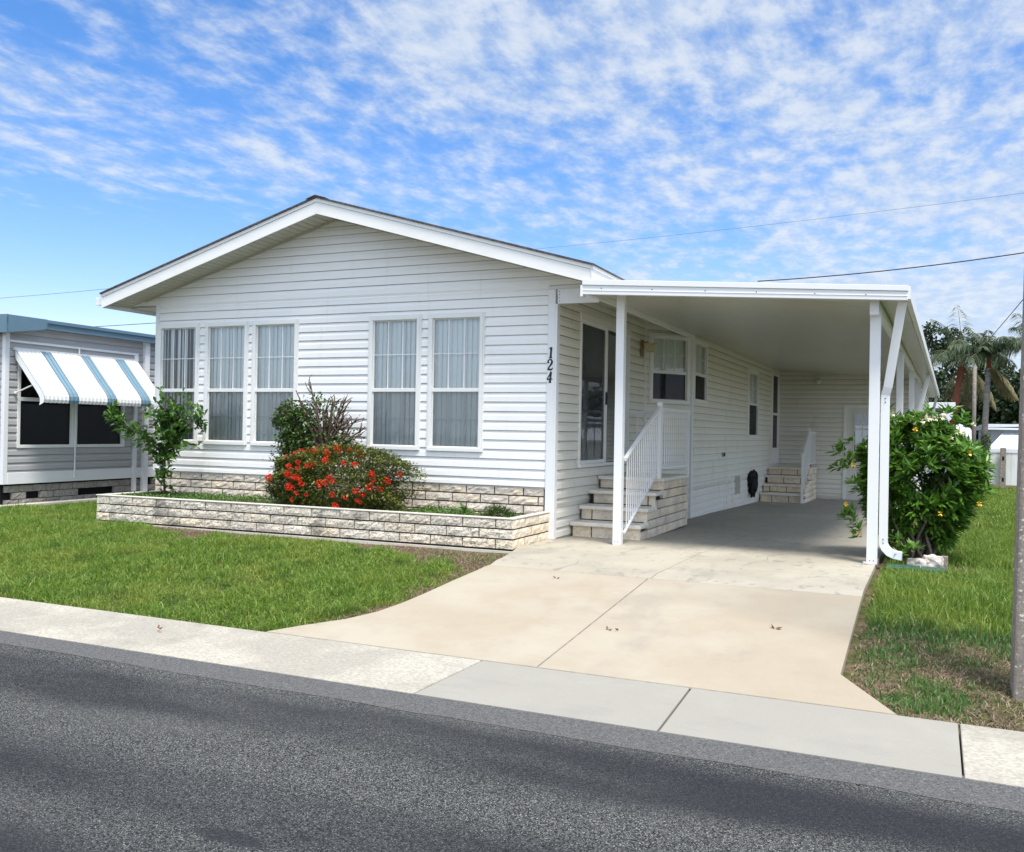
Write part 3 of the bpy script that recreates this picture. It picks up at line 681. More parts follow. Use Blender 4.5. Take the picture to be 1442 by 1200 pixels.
# boxed returns at the eave ends and the short beam to the carport
w = MB(); w.box(-7.24, -.50, 3.10, -7.12, 14.2, 3.115); w.box(-7.24, -.50, 3.115, -7.225, 14.2, 3.20); w.box(-7.255, -.5, 3.20, -7.225, 14.2, 3.215); w.box(-7.24, -.505, 3.10, -7.12, -.495, 3.20)
fixp(w.build('eave_gutter', M['white'], home, bevel=.003), home)
w = MB(); w.box(.024, -.03, 2.90, .56, .02, 3.08); 
for k in range(4): w.tube([(.05, -.03, 2.93 + .04 * k), (.05, -.037, 2.93 + .04 * k)], .006, 6, 1)
fixp(w.build('return_beam', [M['white'], M['black']], home, bevel=.003), home)
# block skirting under the front siding
w = MB(); w.box(X0 + .01, .012, -.05, -.1, .05, .634, 0)
fixp(w.build('mortar_bed', M['mortar'], home), home)
w = MB(); blocks(w, (V(X0, 0, 0), V(1, 0, 0), V(0, -1, 0)), 6.38, -.05, 6, .1135, .40, seed=3, s_off=-.1, depth=.02)
fixp(w.build('skirting', M['block'], home, fix=False), home)
# access panel strips and vent grille low on the long wall
w = MB()
for (a, b) in ((2.95, 2.98), (3.42, 3.45), (4.35, 4.38)): w.lbox(FJ, a, -.12, .0, b, .50, .022)
w.lbox(FJ, 2.95, .50, 0, 4.38, .52, .022)
fixp(w.build('access_panel', M['trim'], home), home)
w = MB(); w.lbox(FJ, 3.75, .10, .0, 4.25, .48, .018)
for k in range(14): w.lbox(FJ, 3.77 + k * .034, .12, .018, 3.782 + k * .034, .46, .026)
fixp(w.build('vent_grille', M['soffit'], home), home)
w = MB(); w.lbox(FJ, 2.45, .90, 0, 2.62, .99, .04); w.lbox(FJ, 2.47, .915, .04, 2.60, .975, .05, 1)
fixp(w.build('outlet_box', [M['screenframe'], M['blackrub']], home, bevel=.004), home)

# house number 1 2 4 on the corner post
def stroke(mbd, pts, ws, y=-.034, t=.010):
    """flat calligraphic stroke in the x-z plane"""
    P = [Vector(p) for p in pts]; L = []; R = []
    for i, p in enumerate(P):
        d = (P[min(i+1, len(P)-1)] - P[max(i-1, 0)]).normalized(); n = Vector((-d.y, d.x)) * ws[i] / 2
        L.append(p + n); R.append(p - n)
    for i in range(len(P) - 1):
        q = [L[i], R[i], R[i+1], L[i+1]]
        mbd.prism([(a.x, y, a.y) for a in q], (0, t, 0))
cx, sc_ = -.056, .135
def dig(paths, zb, dx):
    m_ = MB()
    for k, (pts, ws) in enumerate(paths): stroke(m_, [(cx + dx + x * sc_, zb + z * sc_) for x, z in pts], [q * sc_ * 1.3 for q in ws], y=-.0365 - k * .0006)
    return fixp(m_.build('house_number', M['black'], home, fix=True), home)
dig([([(.06, 1.0), (.03, .5), (0, .03)], [.16, .15, .16]), ([(.06, .98), (-.04, .88), (-.16, .84)], [.10, .08, .05]), ([(-.15, .02), (.16, .02)], [.08, .08])], 2.232, .004)
arc = [(-.20, .72), (-.17, .88), (-.04, .98), (.12, .95), (.20, .80), (.16, .62), (.02, .42), (-.14, .22), (-.24, .05)]
dig([(arc, [.12, .10, .09, .12, .15, .16, .12, .09, .07]), ([(-.24, .05), (-.08, .09), (.10, .04), (.22, .12), (.25, .24)], [.08, .13, .14, .09, .04]), ([(-.2, .66), (-.16, .76)], [.16, .16])], 2.082, -.002)
dig([([(.12, 1.0), (-.05, .66), (-.25, .30)], [.09, .07, .08]), ([(-.27, .29), (.0, .30), (.28, .33)], [.09, .09, .07]), ([(.13, .98), (.08, .5), (.03, .03)], [.15, .15, .16]), ([(-.10, .02), (.16, .02)], [.07, .07])], 1.930, -.004)

# wall lamp between slider and bay
lamp = empty('wall_lamp', (.02, 3.65, 2.56), 0, 'small brass wall lantern with cream shade beside the sliding door', 'lamp')
w = MB(); w.box(0, -.06, -.02, .03, .06, .25); w.tube([(.02, 0, .2), (.10, 0, .22), (.13, 0, .16)], .012, 6); w.build('bracket', M['brass'], lamp, bevel=.004)
w = MB(); w.prism([(.06, -.075, .17), (.21, -.075, .17), (.19, -.06, .06), (.08, -.06, .06)], (0, .14, 0)); w.build('lamp_shade', M['cream'], lamp, bevel=.006)
w = MB(); w.box(.05, -.085, .17, .22, .085, .19); w.build('cap', M['cream'], lamp, bevel=.004)

# ------------------------------------------------------------------ carport
SK = .0205                                             # the outer edge runs slightly out from the house
cp = empty('carport', (2.2, 0, 0), 0, 'white flat roofed aluminium carport attached to the side of the white home', 'carport')
def zc(x): return 3.0 - .070 * (x - .55)               # ceiling
YE = 24.5
def cpx(o): return fixp(o, cp)
w = MB()      # ceiling pans with ribs running from house to outer beam
y = -.42
xr = lambda y: 3.95 + SK * (y + .5)
while y < YE:
    ye = min(y + .30, YE); xw = .55 if y < 13.5 else .66
    w.add([(xw, y, zc(xw)), (xr(y), y, zc(xr(y))), (xr(ye - .02), ye - .02, zc(xr(y))), (xw, ye - .02, zc(xw))], [(3, 2, 1, 0)])
    w.add([(xw, ye - .02, zc(xw)), (xr(y), ye - .02, zc(xr(y))), (xr(y), ye - .02, zc(xr(y)) + .012), (xw, ye - .02, zc(xw) + .012)], [(3, 2, 1, 0)])
    w.add([(xw, ye - .02, zc(xw) + .012), (xr(y), ye - .02, zc(xr(y)) + .012), (xr(y), ye, zc(xr(y)) + .012), (xw, ye, zc(xw) + .012)], [(3, 2, 1, 0)])
    y = ye
w.add([(.53, -.48, zc(.53) + .075), (xr(-.48), -.48, zc(xr(0)) + .075), (xr(YE), YE, zc(xr(YE)) + .075), (.53, YE, zc(.53) + .075)], [(0, 1, 2, 3)])
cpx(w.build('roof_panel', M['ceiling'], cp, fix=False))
w = MB()      # front fascia: a proud upper drip edge over a lower band
xa, xb = .52, 4.0
za, zb = zc(xa) + .095, zc(xb) + .105
w.prism([(xa, -.52, za - .062), (xb, -.52, zb - .056), (xb, -.52, zb), (xa, -.52, za)], (0, .09, 0))
w.prism([(xa + .004, -.507, za - .170), (xb - .006, -.507, zb - .148), (xb - .006, -.507, zb - .058), (xa + .004, -.507, za - .064)], (0, .06, 0))
w.prism([(xa + .004, -.512, za - .128), (xb - .006, -.512, zb - .110), (xb - .006, -.512, zb - .100), (xa + .004, -.512, za - .118)], (0, .02, 0))
w.prism([(xa - .025, -.515, za - .195), (xa + .005, -.515, za - .195), (xa + .005, -.515, za - .064), (xa - .025, -.515, za - .064)], (0, .11, 0))
for x in (.75, 1.35, 1.95, 2.5, 3.1, 3.6): w.tube([(x, -.507, zc(x) + .0), (x, -.514, zc(x) + .0)], .007, 6, 1)
cpx(w.build('front_fascia', [M['white'], M['blackrub']], cp, bevel=.003))
w = MB()      # outer gutter and edge fascia
n = 26
for k in range(n):
    y0 = -.5 + (YE + .5) * k / n; y1 = -.5 + (YE + .5) * (k + 1) / n
    a, b = xr(y0) + .02, xr(y1) + .02; zz = zc(4.0)
    w.add([(a, y0, zz - .03), (b, y1, zz - .03), (b, y1, zz + .10), (a, y0, zz + .10), (a + .05, y0, zz - .03), (b + .05, y1, zz - .03), (b + .05, y1, zz + .10), (a + .05, y0, zz + .10)],
          [(0, 3, 2, 1), (4, 5, 6, 7), (0, 1, 5, 4), (3, 7, 6, 2)] + ([(0, 4, 7, 3)] if k == 0 else []) + ([(1, 2, 6, 5)] if k == n - 1 else []))
cpx(w.build('edge_gutter', M['white'], cp, fix=True))
w = MB()      # beam over the posts, and header beam on the house side
a = (3.69, -.30, 2.70); 
for (y0, y1) in ((-.28, 13.9),):
    w.bar((3.69 + SK * y0, y0, 2.705), (3.69 + SK * y1, y1, 2.705), .06, .10, (1, 0, 0))
w.box(3.63, -.345, 2.60, 3.72, -.27, 2.76)
w.box(.53, -.44, 2.93, .575, 4.79, 2.998)
cpx(w.build('beam', M['white'], cp, bevel=.003))
posts = [(.86, -.07, .098, 3.0 - .03), (3.682, -.18, .105, 2.66)] + [(3.69 + SK * y, y, .10, 2.66) for y in (4.9, 9.4, 12.2, 13.9)]
for (x, y, wd, zt_) in posts:
    w = MB(); zb_ = g(x, y); w.box(x - wd / 2, y - wd / 2, zb_, x + wd / 2, y + wd / 2, zt_)
    for dx in (-.018, .018): w.tube([(x + dx, y - wd / 2, zb_ + .04), (x + dx, y - wd / 2 - .006, zb_ + .04)], .006, 6, 1)
    cpx(w.build('post', [M['white'], M['blackrub']], cp, bevel=.006))
def downspout(pts, wd=.085, dp=.06, lower=None):
    w = MB(); P = [Vector(p) for p in pts]
    for a, b in zip(P[:-1], P[1:]): w.bar(a, b, wd, dp, (1, 0, .0001) if abs((b - a).normalized().x) < .8 else (0, 0, 1))
    return cpx(w.build('downspout', M['white'], cp, bevel=.006))
def spout_sweep(pts, wd, dp):
    """a rectangular pipe swept along a path lying in a vertical x-z plane"""
    P = [Vector(p) for p in pts]; vs = []; fs = []
    for i, p in enumerate(P):
        t = (P[min(i+1, len(P)-1)] - P[max(i-1, 0)]).normalized(); sd_ = V(0, 1, 0); sd_ = (sd_ - t * sd_.dot(t)).normalized(); nn = t.cross(sd_)
        for (a, b) in ((-1,-1),(1,-1),(1,1),(-1,1)): vs.append(p + sd_ * a * dp / 2 + nn * b * wd / 2)
    for i in range(len(P) - 1): fs += [(i*4+k, i*4+(k+1) % 4, i*4+4+(k+1) % 4, i*4+4+k) for k in range(4)]
    w = MB(); w.add(vs, fs); return w
w = spout_sweep([(3.945, -.30, 2.74), (3.93, -.28, 2.66), (3.81, -.13, 1.86), (3.787, -.10, 1.78), (3.785, -.10, 1.70), (3.787, -.10, .26), (3.79, -.10, .21), (3.81, -.105, .165), (3.85, -.11, .125), (3.90, -.12, .105), (3.975, -.13, .095)], .088, .065)
for z in (1.74, 1.70, .26, .22): w.tube([(3.786, -.134, z), (3.786, -.140, z)], .007, 6, 1)
cpx(w.build('downspout', [M['white'], M['blackrub']], cp, bevel=.004, fix=True))
for (y, xt) in ((11.8, 4.17), (24.2, 4.42)):
    w = spout_sweep([(xt, y, 2.74), (xt, y, 2.68), (xt - .19, y, 1.76), (xt - .2, y, 1.6), (xt - .2, y, -.2)], .09, .07)
    cpx(w.build('downspout', M['white'], cp, bevel=.004))

# ------------------------------------------------------------------ storage shed closing the carport
shed = empty('storage_shed', (2.4, 14.1, -.25), 0, 'white sided storage room at the back of the carport with a glazed door', 'shed')
FB = (V(0, 14.1, 0), V(1, 0, 0), V(0, -1, 0))
w = MB(); siding(w, FB, -.25, 3.04, lambda z: (.62, min(4.0, 4.0)), [(2.24, 3.33, -.26, 2.13)])
SX = 3.98; de = V(.0205, 1, 0).normalized()
FE = (V(SX, 14.1, 0), de, V(de.y, -de.x, 0))
siding(w, FE, -.25, 2.68, lambda z: (0, 9.8), [])
w.lbox(FB, 3.95, -.25, 0, 4.0, 2.7, .03)
fixp(w.build('wall', [M['siding_side'], M['lapshade2']], shed), shed)
f = MB(); f.lbox(FB, 2.24, -.25, -.02, 2.31, 2.06, .03); f.lbox(FB, 3.26, -.25, -.02, 3.33, 2.06, .03); f.lbox(FB, 2.24, 2.06, -.02, 3.33, 2.13, .031)
fixp(f.build('door_frame', M['trim'], shed, bevel=.004), shed)
f = MB(); f.lbox(FB, 2.31, -.25, -.03, 2.50, 2.06, 0); f.lbox(FB, 3.08, -.25, -.03, 3.26, 2.06, 0); f.lbox(FB, 2.50, -.25, -.03, 3.08, .78, 0); f.lbox(FB, 2.50, 1.90, -.03, 3.08, 2.06, 0)
for k in (1, 2): f.lbox(FB, 2.50 + .193 * k - .012, .78, -.02, 2.50 + .193 * k + .012, 1.90, .008)
for k in (1, 2): f.lbox(FB, 2.50, .78 + .373 * k - .012, -.021, 3.08, .78 + .373 * k + .012, .009)
f.lbox(FB, 2.48, .76, 0, 2.505, 1.92, .014); f.lbox(FB, 3.075, .76, 0, 3.10, 1.92, .014); f.lbox(FB, 2.505, 1.895, 0, 3.075, 1.92, .0135); f.lbox(FB, 2.505, .76, 0, 3.075, .785, .0135)
dr = fixp(f.build('door', M['door'], shed), shed)
q = MB(); q.lbox(FB, 2.50, .78, -.024, 3.08, 1.90, -.022); q.build('pane', M['glass'], dr)
q = MB(); q.lbox(FB, 2.52, 1.0, -.10, 3.06, 1.62, -.09); q.build('blinds', M['blinds'], dr)
q = MB(); q.tube([(2.38, 14.1, .80), (2.38, 14.04, .80)], .018, 8); q.tube([(2.38, 14.04, .80), (2.38, 14.02, .80), (2.38, 13.99, .80)], [.02, .035, .02], 10); q.build('door_knob', M['brass'], dr, smooth=True)
q = MB(); q.tube([(2.38, 14.1, .95), (2.38, 14.08, .95)], .028, 10); q.build('deadbolt', M['brass'], dr)
q = MB(); q.lbox(FB, 2.3, -.2, -.6, 3.3, 2.1, -.59); fixp(q.build('room_interior', M['dark'], shed), shed)

fx = empty('porch_light', (1.63, 14.06, 2.74), 0, 'round jelly-jar light high on the shaded back wall of the carport', 'lamp')
w = MB(); w.tube([(0, .02, 0), (0, -.03, 0)], .07, 14); w.build('base', M['white'], fx)
w = MB(); w.tube([(0, -.03, 0), (0, -.06, -.01), (0, -.12, -.02), (0, -.16, -.025)], [.045, .075, .07, .03], 14); w.build('globe', M['frost'], fx, smooth=True)

# ------------------------------------------------------------------ block entry steps with railings
def steps(root, xw, wid, ys_, zs_, yend, z0, label):
    """block risers at ys_ with tread tops zs_, a landing running back to yend. World coordinates."""
    w = MB()
    for k, (y, z) in enumerate(zip(ys_, zs_)):
        ye = ys_[k + 1] if k + 1 < len(ys_) else yend
        w.box(xw + .03, y + .04, z0, xw + wid - .062, yend if k == 0 else ye + .02, (zs_[0] - .05 if k == 0 else z - .05))
    fixp(w.build('mortar_bed', M['mortar'], root), root)
    w = MB()
    h = (zs_[-1] - .045 - z0) / 6
    prev = z0
    for k, (y, z) in enumerate(zip(ys_, zs_)):
        zt_ = z - .045
        blocks(w, (V(xw + .02, y + .03, 0), V(1, 0, 0), V(0, -1, 0)), wid - .03, prev + .006, 1, zt_ - prev - .006, .38, .014, .05, seed=20 + k, s_off=-.12 - .11 * k, rough=.006)
        prev = z
    # flank: courses run back from each riser
    zc_ = z0; k = 0; n_c = 6; ch = (zs_[-1] - .045 - z0) / n_c
    for c in range(n_c):
        zt_ = z0 + ch * (c + 1)
        ystart = yend
        for y, z in zip(ys_, zs_):
            if z - .035 >= zt_ - .01: ystart = y; break
        if yend - ystart > .1:
            blocks(w, (V(xw + wid - .01, ystart + .03, 0), V(0, 1, 0), V(1, 0, 0)), yend - ystart - .03, z0 + ch * c, 1, ch, .40, .013, .05, seed=40 + c, s_off=-.1 - .17 * (c % 2), rough=.006)
    fixp(w.build('block_riser', M['block_warm'], root, fix=False), root)
    for k, (y, z) in enumerate(zip(ys_, zs_)):
        ye = ys_[k + 1] + .05 if k + 1 < len(ys_) else yend
        w = MB(); w.box(xw + (.0 if k else -.0), y - .02, z - .05, xw + wid + .012, ye, z)
        fixp(w.build('tread', M['tread'], root, bevel=.012), root)
st = empty('entry_steps', (.5, .55, 0), 0, 'cream block steps rising to the sliding door near the front of the carport', 'steps')
steps(st, .02, .93, [.56, .88, 1.25, 1.64], [.175, .365, .55, .725], 3.10, -.03, '')
st2 = empty('entry_steps', (1.1, 11.4, -.22), 0, 'cream block steps in the far shaded corner of the carport by the storage room', 'steps')
steps(st2, .64, 1.0, [11.35, 11.75, 12.1, 12.45], [.0, .19, .38, .57], 14.02, -.25, '')

def railing(root, spec, posts_, caps=True):
    """spec: list of (p_top0, p_top1, p_bot0, p_bot1, n balusters)"""
    for (a, b, c, d, n) in spec:
        a, b, c, d = map(Vector, (a, b, c, d))
        w = MB(); w.bar(a, b, .048, .03); w.bar(a - V(0, 0, .022), b - V(0, 0, .022), .024, .02); fixp(w.build('handrail', M['white'], root, bevel=.004), root)
        w = MB(); w.bar(c, d, .026, .026); fixp(w.build('bottom_rail', M['white'], root, bevel=.002), root)
        for k in range(n):
            t = (k + 1) / (n + 1); p = a.lerp(b, t); q = c.lerp(d, t)
            w = MB(); w.box(p.x - .006, p.y - .006, q.z + .005, p.x + .006, p.y + .006, p.z - .02)
            fixp(w.build('baluster', M['white'], root), root)
    for (x, y, z0_, z1_) in posts_:
        w = MB(); w.box(x - .026, y - .026, z0_, x + .026, y + .026, z1_); w.box(x - .034, y - .034, z1_, x + .034, y + .034, z1_ + .045)
        fixp(w.build('newel_post', M['white'], root, bevel=.004), root)
rl = empty('stair_railing', (.93, .7, 0), 0, 'white metal railing with thin balusters along the front steps by the carport post', 'railing')
railing(rl, [((.925, -.03, 1.02), (.925, 1.50, 1.685), (.925, -.03, .14), (.925, 1.38, .80), 17),
             ((.925, 1.53, 1.66), (.925, 3.04, 1.66), (.925, 1.53, .86), (.925, 3.04, .86), 12),
             ((.90, 3.05, 1.655), (.03, 3.05, 1.655), (.90, 3.05, .86), (.03, 3.05, .86), 6)],
        [(.925, 1.50, .725, 1.70), (.925, 3.06, .725, 1.62)])
rl2 = empty('stair_railing', (1.6, 12, -.2), 0, 'white metal railing on the far steps in the shaded carport corner', 'railing')
railing(rl2, [((1.60, 11.33, .90), (1.60, 12.45, 1.45), (1.60, 11.33, .05), (1.60, 12.45, .62), 10),
              ((1.60, 12.48, 1.43), (1.60, 13.98, 1.43), (1.60, 12.48, .66), (1.60, 13.98, .66), 12)],
        [(1.60, 11.30, -.20, .90), (1.60, 12.46, .57, 1.47)])
# small red cloth left on the far landing
w = MB(); rd = random.Random(3)
pts = [(rd.uniform(-.11, .11), rd.uniform(-.07, .07), rd.uniform(.0, .07)) for _ in range(22)]
bm = bmesh.new(); [bm.verts.new(p) for p in pts]; bmesh.ops.convex_hull(bm, input=bm.verts); me = bpy.data.meshes.new('work_glove'); bm.to_mesh(me); bm.free(); me.materials.append(mk('faded_red_cloth', (.42, .14, .08), .9, .1))
o = bpy.data.objects.new('cloth', me); C.objects.link(o); o.location = (1.52, 12.9, .572); tag(o, 'small faded red cloth lying on the far landing', 'cloth')
# coiled black hose hanging on the long wall
w = MB(); hx, hy, hz = .68, 10.25, .30; pts = []
for k in range(170):
    t = k / 169 * 2 * PI * 7; r = .20 + .06 * math.sin(t * .37) + .03 * math.sin(t * 1.9)
    pts.append((hx + .045 * math.sin(t * .71 + 1), hy + r * math.cos(t) * 1.35, hz + r * math.sin(t) * .85 + .05 * math.sin(t * .23)))
w.tube(pts, .022, 6)
for k in range(10): w.tube([(hx - .02, hy - .30 + .06 * k, hz + .18), (hx + .03, hy - .27 + .06 * k, hz - .02), (hx, hy - .25 + .05 * k, hz - .26 - .09 * math.sin(k))], .024, 6)
tag(w.build('garden_hose', M['blackrub'], smooth=True), 'tangled black hose hanging low on the shaded side wall', 'hose')

# ------------------------------------------------------------------ raised planter
pl = empty('planter', (-3.2, -.7, 0), 0, 'long low raised planter of mildewed split face blocks under the front windows', 'planter')
pd = V(6.27, .14, 0); pL = pd.length; pd.normalize(); P0 = V(-6.30, -1.265, 0)
w = MB(); blocks(w, (P0, pd, V(pd.y, -pd.x, 0)), pL, -.012, 3, .114, .415, .016, .10, seed=11, rough=.007, s_off=-.17)
fixp(w.build('front_wall', M['block_old'], pl, fix=False), pl)
w = MB(); blocks(w, (V(-.03, -1.125, 0), V(0, 1, 0), V(1, 0, 0)), 1.11, -.012, 3, .114, .40, .016, .10, seed=12, rough=.006, s_off=-.05)
fixp(w.build('end_wall', M['block_warm'], pl, fix=False), pl)
w = MB(); blocks(w, (V(-6.30, .0, 0), V(0, -1, 0), V(-1, 0, 0)), 1.26, -.012, 3, .114, .40, .016, .10, seed=13, rough=.009)
fixp(w.build('end_wall', M['block_old'], pl, fix=False), pl)
w = MB()
a = P0 + V(.03, .03, 0); b = P0 + pd * (pL - .03) + V(0, .03, 0)
w.prism([a + V(0, .0, -.04), b + V(0, 0, -.04), b + V(0, .0, .318), a + V(0, 0, .318)], (0, .055, 0)); w.box(-.11, -1.09, -.04, -.045, -.02, .3185); w.box(-6.285, -1.2, -.04, -6.22, -.02, .3185)
fixp(w.build('mortar_bed', M['mortar'], pl), pl)
w = MB(); w.prism([P0 + V(-.004, -.004, .326), P0 + pd * (pL + .004) + V(0, -.004, .326), P0 + pd * (pL + .004) + V(0, .095, .326), P0 + V(-.004, .095, .326)], (0, 0, .016))
w.box(-.125, -1.02, .3265, -.027, -.02, .3418); w.box(-6.304, -1.16, .3265, -6.205, -.02, .3418)
fixp(w.build('coping', M['coping'], pl, bevel=.005), pl)
w = MB()
nx, ny = 60, 10
for jx in range(nx):
    for jy in range(ny):
        q = []
        for (a_, b_) in ((jx, jy), (jx+1, jy), (jx+1, jy+1), (jx, jy+1)):
            x = -6.22 + 6.1 * a_ / nx; y = -1.12 + 1.11 * b_ / ny; q.append((x, y, .275 + .05 * float(fbm(x * 3, y * 3) - .5)))
        w.add(q, [(0, 1, 2, 3)])
fixp(w.build('soil', M['soil'], pl, fix=False), pl)
# pale footing strip below the planter's front
w = MB(); w.prism([P0 + V(-.03, -.010, -.09), P0 + pd * pL + V(.02, -.012, -.09), P0 + pd * pL + V(.02, -.012, -.028), P0 + V(-.03, -.010, -.028)], (0, .09, 0))
fixp(w.build('footing', M['coping'], pl), pl)

# ------------------------------------------------------------------ plants
def sph(n): return unit(rng.normal(size=(n, 3)))
def whorls(centers, outs, n, L, W, spread=1.0, jit=.25):
    """n leaves radiating around each outward direction"""
    k = len(centers); o_ = unit(np.asarray(outs, float)); c = np.repeat(centers, n, 0); o2 = np.repeat(o_, n, 0)
    a = unit(np.cross(o2, np.tile([.3, .2, 1.0], (k * n, 1)))); b = np.cross(o2, a)
    an = np.tile(np.arange(n) * 2 * PI / n, k) + rng.uniform(0, 2 * PI, k * n) * .5
    d = unit(o2 * rng.uniform(.25, .9, (k * n, 1)) + (a * np.cos(an)[:, None] + b * np.sin(an)[:, None]) * spread + rng.normal(0, jit, (k * n, 3)) * .5)
    return c + rng.normal(0, .008, (k * n, 3)) - o2 * rng.uniform(0, .06, (k * n, 1)), d, L * rng.uniform(.65, 1.15, k * n), W * rng.uniform(.75, 1.15, k * n)
def branches(mbd, base, tips, r0, r1, bend=.15, seed=0, n=5):
    rd = random.Random(seed)
    for t in tips:
        b = Vector(base); t = Vector(t); pts = []
        off = V(rd.uniform(-bend, bend), rd.uniform(-bend, bend), rd.uniform(0, bend))
        for k in range(n + 1):
            u = k / n; pts.append(b.lerp(t, u) + off * math.sin(u * PI) + V(rd.uniform(-1, 1), rd.uniform(-1, 1), 0) * .012)
        mbd.tube(pts, [r0 + (r1 - r0) * (k / n) for k in range(n + 1)], 5)

# big allamanda at the carport corner
al = empty('flowering_shrub', (4.15, .55, -.02), 0, 'large glossy green shrub with yellow trumpet flowers behind the right carport post', 'shrub')
def al_r(z):     # horizontal radius of the crown by height
    return np.interp(z, [.05, .30, .60, .95, 1.25, 1.45, 1.60], [.28, .44, .66, .76, .66, .44, .14])
n = 1000
z = rng.uniform(.08, 1.58, n * 2); th = rng.uniform(0, 2 * PI, n * 2); lump = .82 + .36 * vnoise(th * 1.6 + 9, z * 4.0)
rr = al_r(z) * lump * np.where(rng.random(n * 2) < .72, rng.uniform(.86, 1.05, n * 2), rng.uniform(.4, .85, n * 2))
keep = (rng.random(n * 2) < np.interp(z, [.05, .4, .8, 1.6], [.15, .45, 1, 1])) & (vnoise(th * 2.3 + 31, z * 5 + 4) > .24)
z, th, rr = z[keep], th[keep], rr[keep]
cc = np.stack([4.10 + rr * np.cos(th) * .86, .72 + rr * np.sin(th) * .80, z - .03], 1)
oo = np.stack([np.cos(th), np.sin(th), (z - .6) * .9 + .35], 1)
ext = []; eo = []
for (x, y, z_) in ((3.36, .45, 1.22), (3.30, .40, .98), (3.42, .4, .80), (3.38, .35, .52), (3.46, .3, .36), (4.74, .5, 1.02), (4.78, .5, .86), (4.70, .4, .70), (4.1, .3, 1.55), (4.35, .5, 1.62), (3.75, .5, 1.55), (4.55, .7, 1.55), (4.02, .02, .20)):
    for _ in range(5): ext.append((x + random.gauss(0, .06), y + random.gauss(0, .08), z_ + random.gauss(0, .05))); eo.append((x - 4.1, y - .5, .5))
cc = np.concatenate([cc, ext]); oo = np.concatenate([oo, eo])
oo[:, 2] += .35
a_, b_, c_, d_ = whorls(cc, oo, 11, .125, .036, 1.0)
fixp(leaf_mesh('leaves', a_, b_, c_, d_, M['alleaf'], al, droop=.02, fold=.15), al)
w = MB(); rd = random.Random(5); tips = []
for k in range(16):
    an = rd.uniform(0, 2 * PI); r = rd.uniform(.2, .55); tips.append((4.13 + r * math.cos(an), .6 + r * math.sin(an), rd.uniform(.6, 1.25)))
for k, t in enumerate(tips): branches(w, (4.13 + rd.uniform(-.10, .14), .35 + rd.uniform(-.05, .2), -.04), [t], .022, .006, .12, k)
fixp(w.build('stem', M['bark'], al, smooth=True), al)
def trumpet(n_, c, r, mat, par, name='flower'):
    ps = []; ds = []
    for k in range(n_):
        ps.append(c); an = 2 * PI * k / n_ + random.random(); ds.append((math.cos(an), -.5 + random.uniform(-.2, .2), math.sin(an)))
    return fixp(leaf_mesh(name, ps, ds, r, r * .8, mat, par, droop=.05, fold=-.2), par)
fl = [(3.47, .0, 1.03), (3.40, .1, .60), (3.55, .0, .30), (4.08, -.02, 1.42), (4.60, .2, 1.18), (4.33, -.0, .55), (4.70, .2, .66)]
for p in fl: trumpet(6, p, .035, M['yellow'], al)
for k in range(16): trumpet(5, (4.10 + random.gauss(.05, .12), .25 + random.uniform(-.1, .2), 1.56 + random.gauss(0, .035)), .034, M['paleyellow'], al)
for k in range(6): trumpet(5, (4.50 + random.gauss(0, .06), .35, 1.38 + random.gauss(0, .05)), .034, M['paleyellow'], al)

# slim sapling at the planter's left end
sp = empty('sapling', (-5.72, -.6, .3), 0, 'slim leafy sapling spreading in front of the leftmost window', 'sapling')
w = MB(); pts_l = [(-5.70, -.6, .28), (-5.74, -.6, .7), (-5.72, -.58, 1.0)]
w.tube(pts_l, [.02, .016, .013], 6)
arms = [[(-5.72, -.58, .95), (-6.1, -.55, 1.12), (-6.45, -.5, 1.22), (-6.75, -.45, 1.42), (-6.95, -.45, 1.50)], [(-5.72, -.58, 1.0), (-5.72, -.6, 1.3), (-5.75, -.6, 1.58)],
        [(-5.72, -.58, 1.0), (-5.5, -.5, 1.25), (-5.2, -.5, 1.42)], [(-5.72, -.58, .85), (-5.95, -.7, 1.0), (-6.05, -.7, 1.1)], [(-5.72, -.6, 1.1), (-5.55, -.7, 1.3), (-5.5, -.7, 1.5)], [(-6.1, -.55, 1.12), (-6.2, -.6, 1.35)], [(-5.74, -.6, .6), (-5.95, -.5, .85)]]
for a in arms: w.tube(a, [.012 - .008 * k / (len(a) - 1) for k in range(len(a))], 5)
fixp(w.build('stem', M['bark'], sp, smooth=True), sp)
cen = []; out = []
def along(pts, n, jr):
    P = [Vector(p) for p in pts]
    for k in range(n):
        u = rng.random() * (len(P) - 1); i_ = min(int(u), len(P) - 2); p = P[i_].lerp(P[i_ + 1], u - i_)
        cen.append((p.x + rng.normal(0, jr), p.y + rng.normal(0, jr), p.z + rng.normal(0, jr))); out.append((rng.normal(0, .6), rng.normal(0, .6) - .2, .7))
along(arms[0], 26, .05); along(arms[0][2:], 14, .04); along(arms[3], 7, .05); along(arms[5], 6, .04); along(arms[6], 6, .04); along(pts_l, 22, .07)
for (x, y, z_, s_, n_) in ((-5.72, -.6, 1.46, .16, 50), (-5.50, -.62, 1.36, .16, 48), (-5.60, -.6, 1.15, .14, 40), (-5.22, -.5, 1.42, .07, 10), (-6.92, -.45, 1.50, .06, 10), (-5.80, -.62, .9, .09, 14)):
    for _ in range(n_): cen.append((x + rng.normal(0, s_), y + rng.normal(0, s_ * .7), z_ + rng.normal(0, s_))); out.append((rng.normal(0, .6), rng.normal(0, .6) - .3, .5))
a_, b_, c_, d_ = whorls(np.array(cen), np.array(out), 6, .135, .055, 1.1)
fixp(leaf_mesh('leaves', a_, b_, c_, d_, M['figleaf'], sp, droop=.25, fold=.15), sp)

